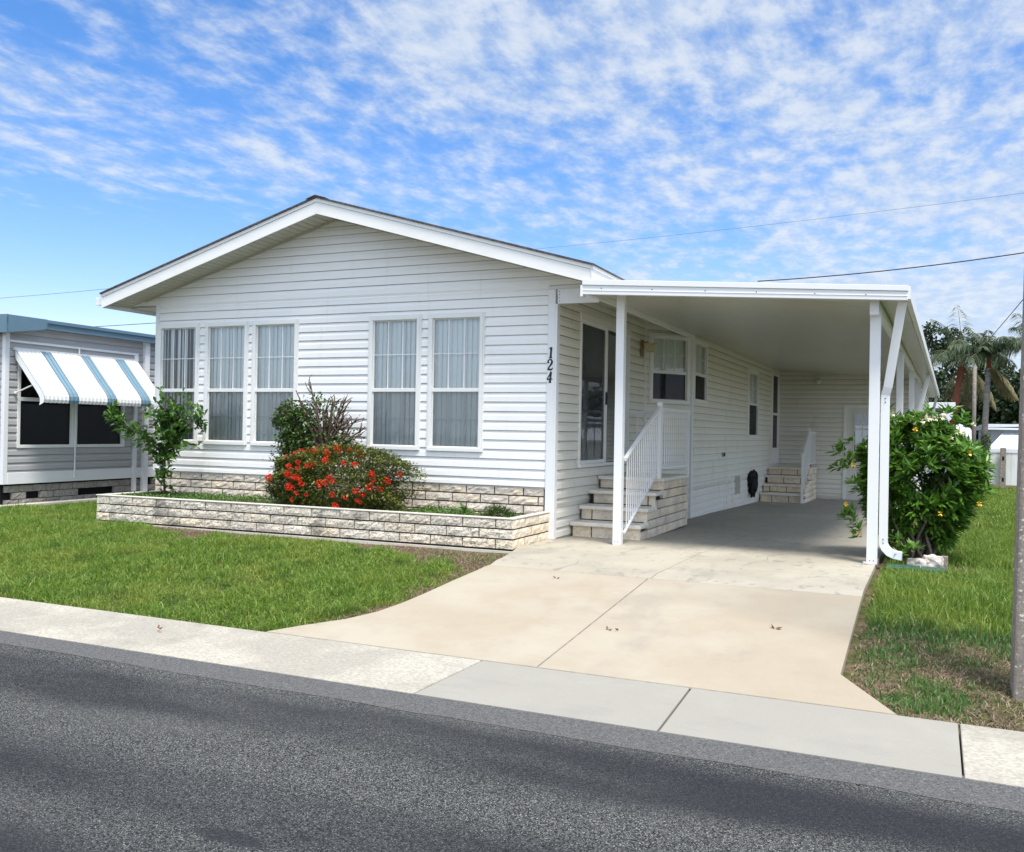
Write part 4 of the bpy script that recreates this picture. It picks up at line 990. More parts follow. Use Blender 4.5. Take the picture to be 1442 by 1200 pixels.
# half-dead shrub behind the ixora
ds_ = empty('half_dead_shrub', (-3.15, -.42, .3), 0, 'half dead shrub of bare grey twigs and dark leaves behind the red flowering shrub', 'shrub')
w = MB(); rd = random.Random(8)
base = (-3.12, -.42, .30)
w.tube([base, (-3.12, -.42, .6), (-3.10, -.42, .95)], [.05, .04, .035], 7)
for k in range(26):
    an = rd.uniform(-.95, 1.15); r = rd.uniform(.55, .98); st_ = V(-3.10 + rd.uniform(-.04, .04), -.42, rd.uniform(.80, 1.02)); tip = st_ + V(math.sin(an) * r * .78, rd.uniform(-.16, .12), math.cos(an) * r)
    branches(w, st_, [tip], .024, .007, .05, 100 + k, 7)
    for j in range(4):
        u = rd.uniform(.35, .9); p = st_.lerp(tip, u); branches(w, p, [p + V(rd.uniform(-.16, .16), rd.uniform(-.05, .05), rd.uniform(.03, .20))], .010, .004, .02, 300 + k * 5 + j, 4)
fixp(w.build('branch', M['deadwood'], ds_, smooth=True), ds_)
n = 4200; p = sph(n) * (rng.random((n, 1)) ** .4); P_ = p * np.array([.36, .24, .44]) + np.array([-3.60, -.42, 1.28])
P_ = P_[(vnoise(P_[:, 0] * 7, P_[:, 2] * 7) > .33)]
m_ = 1500; q_ = rng.normal(0, 1, (m_, 3)) * np.array([.17, .12, .24]) + np.array([-3.50, -.42, .82])
q2 = rng.normal(0, 1, (260, 3)) * np.array([.12, .08, .08]) + np.array([-2.78, -.45, 1.12]); q3 = rng.normal(0, 1, (130, 3)) * np.array([.12, .06, .10]) + np.array([-3.18, -.45, 1.68])
q4 = rng.normal(0, 1, (420, 3)) * np.array([.26, .12, .28]) + np.array([-3.12, -.46, 1.30])
q4 = q4[(q4[:, 2] < 1.62) & (abs(q4[:, 0] + 3.12) < .5)]; q3 = q3[q3[:, 2] < 1.78]
P_ = np.concatenate([P_, q_, q2, q3, q4])
fixp(leaf_mesh('leaves', P_, sph(len(P_)) + [0, -.3, .3], .055, .034, M['vine'], ds_, droop=.2), ds_)

# ixora
ix = empty('flowering_shrub', (-2.68, -.65, .3), 0, 'dense rounded ixora shrub covered in red flower heads in the planter', 'shrub')
C0 = np.array([-2.69, -.62, .60]); R0 = np.array([1.04, .44, .42])
def ixr(d):   # lumpy ellipsoid, squarer at the ends
    l = 1 + .38 * (vnoise(d[:, 0] * 3.3 + 5, d[:, 2] * 3.3 + d[:, 1] * 2) - .5)
    e = np.sign(d) * np.abs(d) ** .78
    return e * R0 * l[:, None]
n = 30000; d = sph(n); d[:, 1] = np.where(rng.random(n) < .6, -np.abs(d[:, 1]), d[:, 1])
p = ixr(d) * np.where(rng.random((n, 1)) < .7, rng.uniform(.9, 1.05, (n, 1)), rng.uniform(.55, .9, (n, 1))) + C0
p = p[(p[:, 2] > .27) & (vnoise(p[:, 0] * 14 + 3, p[:, 2] * 14) > .18)]
ex = []
for k in range(110):
    x = rng.uniform(-3.75, -1.65); ex += [(x + rng.normal(0, .012), -.65 + rng.normal(0, .02), .60 + .44 * math.sqrt(max(0, 1 - ((x + 2.69) / 1.12) ** 2)) + .015 * j) for j in range(5)]
p = np.concatenate([p, ex]); dd = unit(p - C0) + rng.normal(0, .55, (len(p), 3))
fixp(leaf_mesh('leaves', p, dd, rng.uniform(.03, .055, len(p)), rng.uniform(.016, .026, len(p)), M['ixleaf'], ix, droop=.15), ix)
w = MB()
for k in range(14): branches(w, (-2.7 + rd.uniform(-.35, .35), -.6, .26), [(-2.7 + rd.uniform(-.9, .9), -.6 + rd.uniform(-.3, .3), rd.uniform(.5, .9))], .016, .006, .05, 700 + k)
fixp(w.build('stem', M['bark'], ix), ix)
FL = [(350,595),(470,555),(455,572),(520,550),(575,540),(565,552),(640,545),(725,525),(738,535),(830,540),(885,560),(905,565),(940,575),(540,625),(620,650),(655,635),(735,610),(745,625),(555,670),(945,630),(930,636),(495,720),(488,705),(550,735),(575,738),(305,745),(1060,710),(1055,695),(1070,740),(1180,705),(1140,750),(505,800),(490,812),(520,812),(735,775),(775,770),(805,740),(600,780),(560,850),(820,850),(970,820),(1110,805),(975,890),(990,900),(515,900),(835,940),(825,930),(865,625),(630,860),(905,870),(1055,790),(1015,845),(480,655),(690,560),(600,560),(425,575)]
heads = []
for (a, b) in FL:
    px, py = 340 + a / 5.15, 530 + b / 5.15; x = -3.794 + (px - 378) * .01087; z_ = 1.058 - (py - 632) * .0088 + (px - 480) * .0002
    u = abs((x - C0[0]) / R0[0]) ** 2.56 + abs((z_ - C0[2]) / R0[2]) ** 2.56; y = C0[1] - R0[1] * 1.06 * max(.02, 1 - u) ** .39 - .03
    z_ = min(z_, C0[2] + R0[2] * 1.06 * max(.02, 1 - abs((x - C0[0]) / R0[0]) ** 2.56) ** .39 + .03)
    heads.append((x, y, z_, rng.uniform(.026, .042) * (1.15 if b < 620 or 700 < b < 830 else .85)))
for (x, y, z_, r) in heads[:100]:
    n = 70; d = sph(n); d[:, 1] = -np.abs(d[:, 1]); c = np.array([x, y, z_]) + d * r * np.array([1.25, .9, .95]) * rng.uniform(.6, 1, (n, 1))
    fixp(leaf_mesh('flower_head', c, d + rng.normal(0, .5, (n, 3)), r * .55, r * .45, M['red'], ix, droop=.1), ix)

# small plants at the planter's right end
agp = empty('spiky_plant', (-.93, -.55, .29), 0, 'small bright green plant with strappy pointed leaves near the planter right end', 'plant')
n = 26; an = rng.uniform(0, 2 * PI, n); el = rng.uniform(.2, 1.4, n)
dd = np.stack([np.cos(an) * np.cos(el), np.sin(an) * np.cos(el), np.sin(el)], 1)
fixp(leaf_mesh('leaves', np.tile([-.93, -.55, .29], (n, 1)) + rng.normal(0, .015, (n, 3)), dd, rng.uniform(.12, .24, n), .028, M['weed'], agp, droop=.25), agp)
w = MB(); w.tube([(-.93, -.55, .25), (-.93, -.55, .33)], .012, 6); fixp(w.build('stem', M['bark'], agp), agp)
fe = empty('low_shrub', (-.50, -.55, .28), 0, 'low spreading dark green tuft at the planter right end', 'plant')
n = 1300; d = sph(n); d[:, 2] = np.abs(d[:, 2]); p = d * np.array([.24, .16, .14]) * rng.uniform(.5, 1, (n, 1)) + [-.48, -.55, .28]
fixp(leaf_mesh('leaves', p, d + rng.normal(0, .4, (n, 3)) + [0, 0, .2], .05, .009, M['vine'], fe, droop=.1), fe)
w = MB(); branches(w, (-.48, -.55, .26), [(-.48 + .15 * math.cos(k), -.55 + .1 * math.sin(k), .36) for k in range(6)], .005, .002, .02, 4); fixp(w.build('stem', M['bark'], fe), fe)
# creeping weeds through the planter (uncountable)
n = 9000; x = rng.uniform(-6.2, -.15, n); y = rng.uniform(-1.1, -.06, n)
k_ = (fbm(x * 1.7 + 4, y * 2) > .46) & ((x < -3.5) | (x > -1.75)); k_ |= (x > -5.4) & (x < -3.7) & (rng.random(n) < .5); k_ |= (x < -1.2) & (x > -1.75) & (rng.random(n) < .6)
x, y = x[k_], y[k_]; hgt = np.where((x > -4.3) & (x < -3.5), .12, .05)
p = np.stack([x, y, .28 + rng.random(len(x)) * hgt], 1); d = sph(len(x)); d[:, 2] = np.abs(d[:, 2])
tag(leaf_mesh('planter_weeds', p, d, rng.uniform(.03, .06, len(x)), .02, M['weed'], None), 'creeping weeds and grass in the planter soil', 'weeds', kind='stuff')

# ------------------------------------------------------------------ grey neighbour on the left
nb = empty('mobile_home', (-9.0, 0, 0), 0, 'grey sided neighbouring home with slate blue roof edge and striped awning', 'house')
dN = V(-.0384, .9993, 0); nN = V(.9993, .0384, 0); FN = (V(-9.0, 0, 0), dN, nN)
def nbf(o): return fixp(o, nb)
w = MB(); siding(w, FN, .50, 2.84, lambda z: (-.66, 9), [(-.42, 1.74, .94, 2.42)], z0=2.84)
FNf = (V(-9.0, 0, 0) + dN * -.66, V(-1, 0, 0), V(0, -1, 0)); siding(w, FNf, .50, 2.84, lambda z: (0, 5), [], z0=2.84)
nbf(w.build('wall', [M['greysiding'], M['lapshade2']], nb))
w = MB()
w.lbox(FN, -.62, .34, -.02, 2.2, .52, .035); w.lbox(FN, -.70, .34, -.04, -.62, 2.72, .03)
w.lbox(FN, -.62, 2.58, .0, 2.06, 2.615, .045); w.lbox(FN, 1.98, .10, .0, 2.06, 2.58, .05); w.lbox(FN, 2.20, .06, .0, 2.31, 2.84, .08)
w.lbox(FN, 2.31, .34, -.02, 9, .52, .03)
w.tube([V(-9, 0, 0) + dN * .66 + nN * .05 + V(0, 0, z_) for z_ in (.40, 1.0, 1.72)], .014, 6)
w.tube([V(-9, 0, 0) + dN * .70 + nN * .06 + V(0, 0, z_) for z_ in (2.48, 2.60)], .014, 6)
nbf(w.build('trim', M['white'], nb, bevel=.003))
w = MB()       # roof slab and fascia
def npt(s, n_, z_): return V(-9, 0, 0) + dN * s + nN * n_ + V(0, 0, z_)
w.add([npt(-.80, .16, 2.975), npt(9, .16, 2.975), npt(9, -5, 3.2), npt(-.80, -5, 3.2)], [(0, 1, 2, 3)])
w.add([npt(-.80, .16, 2.85), npt(9, .16, 2.85), npt(9, -.1, 2.85), npt(-.80, -.1, 2.85)], [(3, 2, 1, 0)])
nbf(w.build('roof', M['farroof'], nb, fix=False))
w = MB()
w.lbox(FN, -.80, 2.83, .13, 9, 2.925, .17); w.lbox(FN, -.82, 2.925, .10, 9, 2.98, .195)
w.prism([npt(-.82, .175, 2.70), npt(-.15, .175, 2.81), npt(-.08, .175, 2.83), npt(-.08, .175, 2.985), npt(-.82, .175, 2.985)], nN * .03)
w.lbox(FN, -.84, 2.70, -5, -.80, 2.985, .205)
nbf(w.build('fascia', M['bluefascia'], nb, bevel=.003))
f = MB()
for (a, b, c, d) in ((-.45, .91, 1.78, .96), (-.45, 2.38, 1.78, 2.43), (-.45, 1.66, 1.78, 1.72)): f.lbox(FN, a, b, -.05, c, d, .03)
for (a, b) in ((-.45, -.40), (1.72, 1.78), (.60, .72)): f.lbox(FN, a, .96, -.05, b, 2.38, .028)
wn = nbf(f.build('window', M['trim'], nb, bevel=.003))
q = MB(); q.lbox(FN, -.40, .96, -.02, .60, 2.38, -.018); q.lbox(FN, .72, .96, -.02, 1.72, 2.38, -.018); q.build('pane', M['blackglass'], wn)
q = MB(); q.lbox(FN, -.45, .9, -.30, 1.8, 2.42, -.29); q.build('room_interior', M['dark'], wn)
# striped metal awning with a rolled lower edge
prof = [(.03, 2.48), (.14, 2.36), (.30, 2.18), (.46, 2.0), (.57, 1.885), (.64, 1.80), (.675, 1.74), (.68, 1.68), (.665, 1.63)]
S0, S1 = -.53, 2.02; NS = 132
for wh, nm, mt in ((0, 'awning', 'awn_white'), (1, 'awning_stripe', 'awn_blue'), (2, 'awning_stripe', 'awn_blue'), (3, 'awning_stripe', 'awn_blue')):
    w = MB()
    for k in range(NS):
        u0, u1 = k / NS, (k + 1) / NS; stripe = sum(i_ * (a <= (u0 + u1) / 2 <= b) for i_, a, b in ((1, .18, .265), (2, .49, .575), (3, .79, .875)))
        if stripe != wh: continue
        off = [.007 * (1 if (kk % 4) in (0, 1) else 0) for kk in (k, k + 1)]
        for j in range(len(prof) - 1):
            q = []
            for (u, o_, jj) in ((u0, off[0], j), (u1, off[1], j), (u1, off[1], j + 1), (u0, off[0], j + 1)):
                q.append(npt(S0 + (S1 - S0) * u, prof[jj][0] + o_, prof[jj][1] + o_ * .7))
            w.add(q, [(0, 1, 2, 3)])
    if not wh:
        for s_ in (S0, S1):
            w.add([npt(s_, p_[0], p_[1]) for p_ in prof] + [npt(s_, p_[0] - .09, p_[1] - .04) for p_ in prof[1:][::-1]], [tuple(range(len(prof) * 2 - 1))])
        w.lbox(FN, S0 - .02, 2.46, .0, S1 + .02, 2.50, .045)
    nbf(w.build(nm, M[mt], nb, fix=False))
w = MB(); w.tube([npt(-.50, .03, 1.78), npt(-.50, .46, 1.93)], .012, 6); w.tube([npt(1.98, .03, 1.78), npt(1.98, .46, 1.93)], .012, 6); w.tube([npt(-.5, .02, 1.78), npt(-.5, .05, 1.78)], .025, 8)
nbf(w.build('awning_arm', M['white'], nb))
w = MB(); w.lbox(FN, -.66, -.1, -.10, 9, .36, -.06); nbf(w.build('foundation', M['dark'], nb))
w = MB(); rd = random.Random(12); hol = {(c, k): rd.random() < .22 for c in range(4) for k in range(-5, 60)}
blocks(w, (V(-9, 0, 0) + dN * -.62 + nN * -.01, dN, nN), 6, -.02, 3, .112, .26, .010, .08, seed=14, rough=.006, skip=lambda c, s: hol[(c, int(s / .26))] and True)
nbf(w.build('skirting', M['block_grey'], nb, fix=False))
w = MB(); w.lbox(FN, -1.4, -.12, .06, 2.6, .03, .20); nbf(w.build('kerb_edging', M['coping'], nb, bevel=.01))

# ------------------------------------------------------------------ things beyond the carport
wb = empty('building', (3.5, 30, -.25), 0, 'small white flat roofed building seen past the far end of the carport', 'building')
w = MB(); w.box(1, 30, -.3, 4.95, 34, 2.2); fixp(w.build('wall', M['fence'], wb), wb)
w = MB(); w.box(.8, 29.4, 2.52, 5.14, 34, 2.75); w.prism([(4.65, 29.45, 2.52), (5.12, 29.45, 2.52), (5.02, 29.45, 2.10), (4.9, 29.45, 2.0)], (0, .1, 0)); fixp(w.build('roof', M['white'], wb, bevel=.01), wb)
w = MB(); w.box(4.35, 29.5, -.3, 4.43, 29.6, 2.52); w.box(4.0, 29.55, 2.2, 4.9, 29.65, 2.3); fixp(w.build('post', M['white'], wb), wb)
w = MB(); w.box(4.6, 29.98, 1.5, 4.85, 30.0, 2.0); fixp(w.build('window', M['darkglass'], wb), wb)

tp = empty('tarp_pile', (5.15, 27, -.2), 0, 'heap under rumpled white tarpaulin rising behind the big shrub', 'tarp')
bm = bmesh.new(); bmesh.ops.create_icosphere(bm, subdivisions=4, radius=1)
for v in bm.verts:
    c = v.co.copy(); k = 1 + .16 * abs(math.sin(c.x * 5 + 1) * math.sin(c.z * 6 + c.y * 3)) + .05 * math.sin(c.z * 17)
    v.co = Vector((c.x * .62 * k, c.y * .5 * k, c.z * 1.05 * k)); v.co.z += .95
me = bpy.data.meshes.new('cover'); bm.to_mesh(me); bm.free(); me.materials.append(M['tarp']); me.polygons.foreach_set('use_smooth', [True] * len(me.polygons))
o = bpy.data.objects.new('cover', me); C.objects.link(o); o.parent = tp
w = MB()
for zz in (.5, 1.0, 1.45): w.tube([(.72 * math.cos(t * .5), .6 * math.sin(t * .5), zz + .12 * math.sin(t)) for t in range(14)], .012, 5)
w.build('cord', M['wire'], tp)

fn = empty('fence', (6.5, 24, -.25), 0, 'white board fence crossing the back of the side lawn', 'fence')
w = MB()
for k in range(40):
    x = 4.6 + k * .3; w.box(x, 24, -.17, x + .294, 24.03, .93 - .0 * k)
fixp(w.build('board', M['fence'], fn), fn)
w = MB(); w.box(4.6, 23.98, .90, 16.6, 24.05, .955); fixp(w.build('cap_rail', M['white'], fn), fn)
pp = empty('fence_post', (6.45, 23.85, -.3), 0, 'weathered grey slotted post standing against the white fence', 'post')
w = MB(); w.box(-.085, -.06, 0, .085, .06, 1.36); w.box(-.03, -.066, .95, .03, -.058, 1.08, 1); w.box(-.03, -.066, .25, .03, -.058, .38, 1); w.build('post', [M['pole'], M['dark']], pp, bevel=.01)

rh = empty('house', (8, 31, -.25), 0, 'pale blue house with white gutter and sloping metal awning beyond the fence', 'house')
w = MB(); w.box(6.25, 31, -.3, 14, 36, 1.95); fixp(w.build('wall', M['farwall'], rh), rh)
w = MB(); w.box(6.15, 30.6, 1.72, 14, 36, 1.80, 0); w.prism([(6.15, 30.6, 1.80), (6.15, 36, 1.80), (14, 36, 2.1), (14, 30.6, 2.1)], (0, 0, .10)); fixp(w.build('roof', M['farroof'], rh), rh)
w = MB()
w.add([(6.9, 30.98, 1.62), (12, 30.98, 1.62), (12, 29.2, .98), (6.28, 29.2, .98)], [(0, 1, 2, 3)]); w.add([(6.28, 29.2, .98), (12, 29.2, .98), (12, 29.2, .90), (6.28, 29.2, .90)], [(0, 1, 2, 3)])
for k in range(16): w.bar((6.95 + k * .33, 30.95, 1.64), (6.35 + k * .35, 29.25, 1.0), .02, .02)
fixp(w.build('awning', M['farroof'], rh), rh)
w = MB(); w.box(6.3, 30.96, .0, 12, 30.99, .9); fixp(w.build('window', M['darkglass'], rh), rh)
w = MB(); w.box(6.20, 30.85, -.2, 6.32, 30.99, 1.72); fixp(w.build('post', M['white'], rh), rh)

def utility(x, y, z0, h, r, name, label):
    w = MB(); w.tube([(x, y, z0), (x, y, z0 + h * .5), (x, y, z0 + h)], [r, r * .9, r * .78], 10)
    return tag(w.build(name, M['pole'], smooth=True), label, 'pole')
utility(5.66, 26, -.25, 5.2, .075, 'utility_pole', 'thin bare pole rising in front of the palm')

def palm(root, x, y, z0, ztop, r, n_fr, L, leafm, trunkm, lean=(0, 0), droop=1.0, dry=0, seed=1):
    rd = random.Random(seed); top = V(x + lean[0], y + lean[1], ztop)
    w = MB(); w.tube([V(x, y, z0), V(x + lean[0] * .3, y, z0 + (ztop - z0) * .5), top], [r * 1.15, r, r * .85], 10); fixp(w.build('trunk', M[trunkm], root, smooth=True), root)
    w = MB(); w.tube([top - V(0, 0, .1), top + V(0, 0, .5)], [r * .9, r * .45], 8); fixp(w.build('crown_shaft', M['redbark'], root, smooth=True), root)
    for k in range(n_fr):
        an = 2 * PI * k / n_fr + rd.uniform(-.2, .2); el = rd.uniform(.15, 1.4) if k >= dry else rd.uniform(-.9, -.3); l = L * rd.uniform(.8, 1.1)
        pts = []; p = top + V(0, 0, .45 if k >= dry else .1); d = V(math.cos(an) * math.cos(el), math.sin(an) * math.cos(el), math.sin(el)); N = 10
        for j in range(N + 1):
            pts.append(p.copy()); p = p + d * l / N; d = (d + V(0, 0, -.19 * droop)).normalized()
        m2 = MB(); m2.tube(pts, [.02 - .0016 * j for j in range(N + 1)], 4)
        ps = []; dr_ = []; ln = []
        for j in range(46):
            u = (j + 2) / 48 * N; i_ = min(int(u), N - 1); q = pts[i_].lerp(pts[i_ + 1], u - i_); t = (pts[i_ + 1] - pts[i_]).normalized(); sd_ = t.cross(V(0, 0, 1)).normalized()
            for s_ in (-1, 1):
                ps.append(q); dr_.append(sd_ * s_ * .8 + t * .55 + V(rd.uniform(-.15, .15), rd.uniform(-.15, .15), rd.uniform(-.75, -.1))); ln.append(l * .26 * math.sin(PI * (.12 + .86 * (j + 1) / 48)) + .05)
        fo = leaf_mesh('frond', [tuple(q) for q in ps], [tuple(q) for q in dr_], np.array(ln), .035, M['palmdry' if k < dry else leafm], root, droop=.35); fixp(fo, root)
        ro = m2.build('rachis', M['palmdry'], fo); ro.matrix_parent_inverse = Matrix.Translation(root.location).inverted() @ Matrix.Identity(4) if False else ro.matrix_parent_inverse
pm = empty('palm_tree', (5.80, 22.6, -.25), 0, 'feathery palm with grey trunk standing in front of the white fence', 'palm tree')
palm(pm, 5.80, 22.6, -.3, 3.6, .095, 26, 1.35, 'palmleaf', 'palebark', (.12, 0), .55, 4, 3)
pm2 = empty('palm_tree', (5.0, 32, -.25), 0, 'palm with red brown upper trunk and dull drooping fronds beside the white building', 'palm tree')
palm(pm2, 4.95, 32, -.3, 4.3, .14, 16, 2.2, 'palmleaf', 'redbark', (.45, 0), .9, 6, 5)
pm3 = empty('palm_tree', (8.0, 30, -.25), 0, 'palm crown showing either side of the near concrete pole', 'palm tree')
palm(pm3, 8.05, 33, -.3, 4.7, .12, 15, 2.1, 'palmleaf', 'palebark', (0, 0), 1.0, 2, 9)
# ivy up the near palm's foot
n = 700; zz = rng.uniform(-.2, 1.5, n); an = rng.uniform(0, 2 * PI, n); p = np.stack([5.86 + .12 * np.cos(an), 22.55 + .12 * np.sin(an), zz], 1)
tag(leaf_mesh('ivy', p, sph(n), .08, .06, M['vine'], None), 'dark ivy climbing the foot of the near palm', 'ivy')

def tree(x, y, h, cr, name, label, n=8000, seed=0, base=.35, squash=.8, leafL=.24, grp='broadleaf trees behind the far buildings'):
    rd = random.Random(seed); root = empty(name, (x, y, -.25), 0, label, 'tree', grp)
    w = MB(); top = V(x, y, h * .72); w.tube([V(x, y, -.3), V(x + .1, y, h * .3), top], [.22, .17, .07], 8)
    cl = []
    for k in range(22):
        an = rd.uniform(0, 2 * PI); r = cr * rd.uniform(.15, .95); zc_ = h * rd.uniform(base, .92); r *= math.sqrt(max(.15, 1 - ((zc_ / h - .62) / .42) ** 2))
        c = V(x + r * math.cos(an), y + r * math.sin(an), zc_); cl.append((c, cr * rd.uniform(.20, .36)))
        if k < 10: branches(w, (x + .05, y, h * rd.uniform(.28, .6)), [c], .07, .015, .2, seed * 50 + k)
    fixp(w.build('trunk', M['bark'], root, smooth=True), root)
    P = []
    for c, r in cl:
        m_ = n // len(cl); d = sph(m_); q = d * (rng.random((m_, 1)) ** .45) * r * np.array([1.15, 1.15, squash]) + np.array(c)
        q = q[vnoise(q[:, 0] * 2.5 + seed, q[:, 2] * 2.5) > .22]; P.append(q)
    P = np.concatenate(P)
    fixp(leaf_mesh('crown', P, sph(len(P)) + [0, 0, .2], leafL * rng.uniform(.6, 1.2, len(P)), leafL * .55, M['treeleaf'], root, droop=.1), root)
    return root
trees = [(4.3, 44, 7.8, 2.1, 'tall dark tree whose ragged top shows just right of the carport edge'), (6.4, 42, 6.0, 2.4, 'dark bushy tree directly behind the thin pole and palm'),
         (9.0, 42, 5.2, 2.3, 'dark bushy tree above the pale blue house roof'), (11.8, 44, 5.4, 2.5, 'dark tree mostly hidden behind the near concrete pole'), (5.1, 38, 4.0, 1.7, 'low dark tree above the small white building roof'), (7.6, 46, 5.6, 2.3, 'farthest dark tree between the two palms')]
for k, (x, y, h, cr, lb) in enumerate(trees): tree(x, y, h, cr, 'broadleaf_tree', lb, seed=k + 1, base=.22)
# hedge mass closing the gap below the crowns
n = 12000; p = np.stack([rng.uniform(3.5, 15, n), rng.uniform(38, 40.5, n), rng.uniform(-.2, 3.6, n) + rng.normal(0, .25, n)], 1)
tag(leaf_mesh('hedge', p, sph(n), .34, .2, M['treeleaf'], None), 'dark hedge growing below the far tree crowns', 'hedge', kind='stuff')

# near concrete pole
w = MB(); h = 8.0; x0, y0, z0_ = 4.83, -3.96, -.42
wa, wb_ = .125, .085
bt = [(-wa, -wa), (wa, -wa), (wa, wa), (-wa, wa)]; tpz = [(-wb_, -wb_), (wb_, -wb_), (wb_, wb_), (-wb_, wb_)]
w.add([(x0 + a, y0 + b, z0_) for a, b in bt] + [(x0 + a + .085, y0 + b, z0_ + h) for a, b in tpz], [(3, 2, 1, 0), (4, 5, 6, 7), (0, 1, 5, 4), (1, 2, 6, 5), (2, 3, 7, 6), (3, 0, 4, 7)])
tag(w.build('utility_pole', M['pole'], bevel=.018), 'thick square concrete pole flecked with pale lichen, nearest the street at the right', 'pole')

def wire(a, b, sag, r, label):
    a, b = Vector(a), Vector(b); pts = [a.lerp(b, t / 24) - V(0, 0, sag * 4 * (t / 24) * (1 - t / 24)) for t in range(25)]
    w = MB(); w.tube(pts, r, 5); tag(w.build('overhead_wire', M['wire'], smooth=True), label, 'wire', 'overhead wires')
wire((-26, 40, 12.0), (16, 40, 13.75), .35, .007, 'faint thin wire crossing the clouds high above the carport')
wire((-2.6, 30, 7.95), (14, 30, 9.5), .35, .024, 'dark thick wire rising to the right just above the carport roof')
wire((-75, 40, 11.1), (-30, 40, 12.2), .3, .014, 'faint wire in the blue sky left of the gable eave')
wire((-60, 40, 8.5), (-30, 40, 9.1), .1, .024, 'dark wire between the blue roof and the white home')
wire((5.8, 44, 5.1), (7.1, 14, 5.9), .1, .014, 'steep thin wire beside the near concrete pole at right')

# ------------------------------------------------------------------ small things on the ground
w = MB(); w.box(-.27, -.15, 0, .05, .15, .055); w.box(.06, -.14, 0, .30, .15, .05); w.box(-.2, -.03, .055, -.08, .03, .06)
o = w.build('valve_box_lid', M['lid'], bevel=.012); o.location = (4.10, -.28, -.045); o.rotation_euler = (.0, 0, .03); tag(o, 'dark green plastic utility lid in the grass beside the carport post', 'utility lid')
def rock(loc, sc3, seed, label):
    rd = random.Random(seed); bm = bmesh.new(); bmesh.ops.create_icosphere(bm, subdivisions=3, radius=1)
    for v in bm.verts:
        c = v.co; m_ = max(abs(c.x), abs(c.y), abs(c.z)); c = c * (.55 / m_ + .45); k = 1 + .14 * math.sin(c.x * 4 + seed) * math.cos(c.z * 5 + c.y * 4) + rd.uniform(-.02, .02); v.co = Vector((c.x * sc3[0] * k, c.y * sc3[1] * k, c.z * sc3[2] * k))
    me = bpy.data.meshes.new('edging_stone'); bm.to_mesh(me); bm.free(); me.materials.append(M['rock']); o = bpy.data.objects.new('edging_stone', me); C.objects.link(o); o.location = loc; o.rotation_euler.z = rd.uniform(-.3, .3)
    tag(o, label, 'stone')
rock((4.12, .02, .0), (.11, .06, .065), 1, 'low pale edging stone nearest the downspout elbow')
rock((4.27, .06, .02), (.10, .07, .085), 2, 'taller pale edging stone at the shrub foot')
w = MB(); w.box(-.03, -.025, 0, .03, .025, .15); o = w.build('stake', M['pole'], bevel=.006); o.location = (4.38, .10, -.05); tag(o, 'short grey stake at the foot of the flowering shrub', 'stake')
rock((3.62, -.26, .01), (.025, .02, .018), 3, 'tiny grey stone at the base of the right carport post')

def dead_leaf(x, y, s, an, label):
    P = []; D = []
    for k in range(2): P.append((0, 0, .006)); D.append((math.cos(an + k * 2.1), math.sin(an + k * 2.1), .25 * k + .05))
    o = leaf_mesh('dead_leaf', P, D, s * .8, s * .4, M['deadleaf'], None, droop=-.15, fold=.4); o.location = (x, y, g(x, y) + .004); tag(o, label, 'leaf', 'dead leaves on the driveway')
dead_leaf(1.04, -2.50, .05, 1, 'single curled dead leaf high on the left driveway bay'); dead_leaf(1.97, -3.78, .05, 0, 'brown dead leaf just left in the pair near the driveway joint')
dead_leaf(2.05, -3.77, .04, 2, 'smaller dead leaf just right in the pair near the driveway joint'); dead_leaf(3.16, -3.34, .07, .2, 'long dead leaf lying alone on the right driveway bay')
dead_leaf(-1.35, -5.05, .06, .1, 'dark dead leaf on the pale kerb strip at left')

# ------------------------------------------------------------------ lawns
def edge_x(y): return np.interp(y, [-4.69, -4.45, -4.2, -3.95, -3.65, -3.3, -2.9, -2.6, -2.2, -1.35, -1.1], [-.62, -.42, -.19, -.05, .02, .06, .09, .12, .16, .02, -.05])
def redge_x(y): return np.interp(y, [-4.66, -4.13, -2.2, 0, 14], [4.10, 3.74, 3.75, 3.76, 4.0])
def lz(x, y): return G(x, y) - .055 + .03 * (fbm(x * 1.6, y * 1.6) - .5)
def scatter(n, x0, x1, y0, y1): return rng.uniform(x0, x1, n), rng.uniform(y0, y1, n)
# left lawn
x, y = scatter(260000, -11.0, .15, -4.74, 1.2)
m_ = y > -4.69 + .05 * (vnoise(x * 5, x * 0 + 2) - .4); x, y = x[m_], y[m_]
m_ = (x < edge_x(y) - .01) & ~((x > -6.38) & (y > -1.31)) & (x > -8.75)
x, y = x[m_], y[m_]
bw_ = np.interp(x, [-5.6, -4.8, -4.2, -3.2, -2.2, -1.2, 0], [0, .5, .8, .5, .3, .6, 1.35]) * (.7 + .6 * vnoise(x * 3, y * 3))
bare = np.clip((y + 1.28 + bw_) / .22, 0, 1) * (bw_ > .05) * (x > -6.3) * (.65 + .6 * vnoise(x * 7, y * 7))          # dry mulch by the planter
bare = np.maximum(bare, np.clip(1 - (edge_x(y) - x) / .35, 0, 1) * .75 * (y > -4.4))
bare = np.maximum(bare, np.exp(-(((x + 6.9) / .45) ** 2 + ((y + 1.5) / .14) ** 2)))
nz = fbm(x * 2.3, y * 2.3)
grass_p = np.clip(1.15 - bare * 1.3 + (nz - .5) * 1.2, .015, 1)
k_ = rng.random(len(x)) < grass_p
gx, gy = x[k_], y[k_]; hh = .025 + .085 * fbm(gx * 1.3 + 5, gy * 1.3) + .07 * np.clip(vnoise(gx * 5, gy * 5) - .45, 0, 1)
hh *= np.clip(1.1 - bare[k_] * .75, .3, 1) * np.clip((-4.66 - gy) / -.12 * .5 + .5, .5, 1)
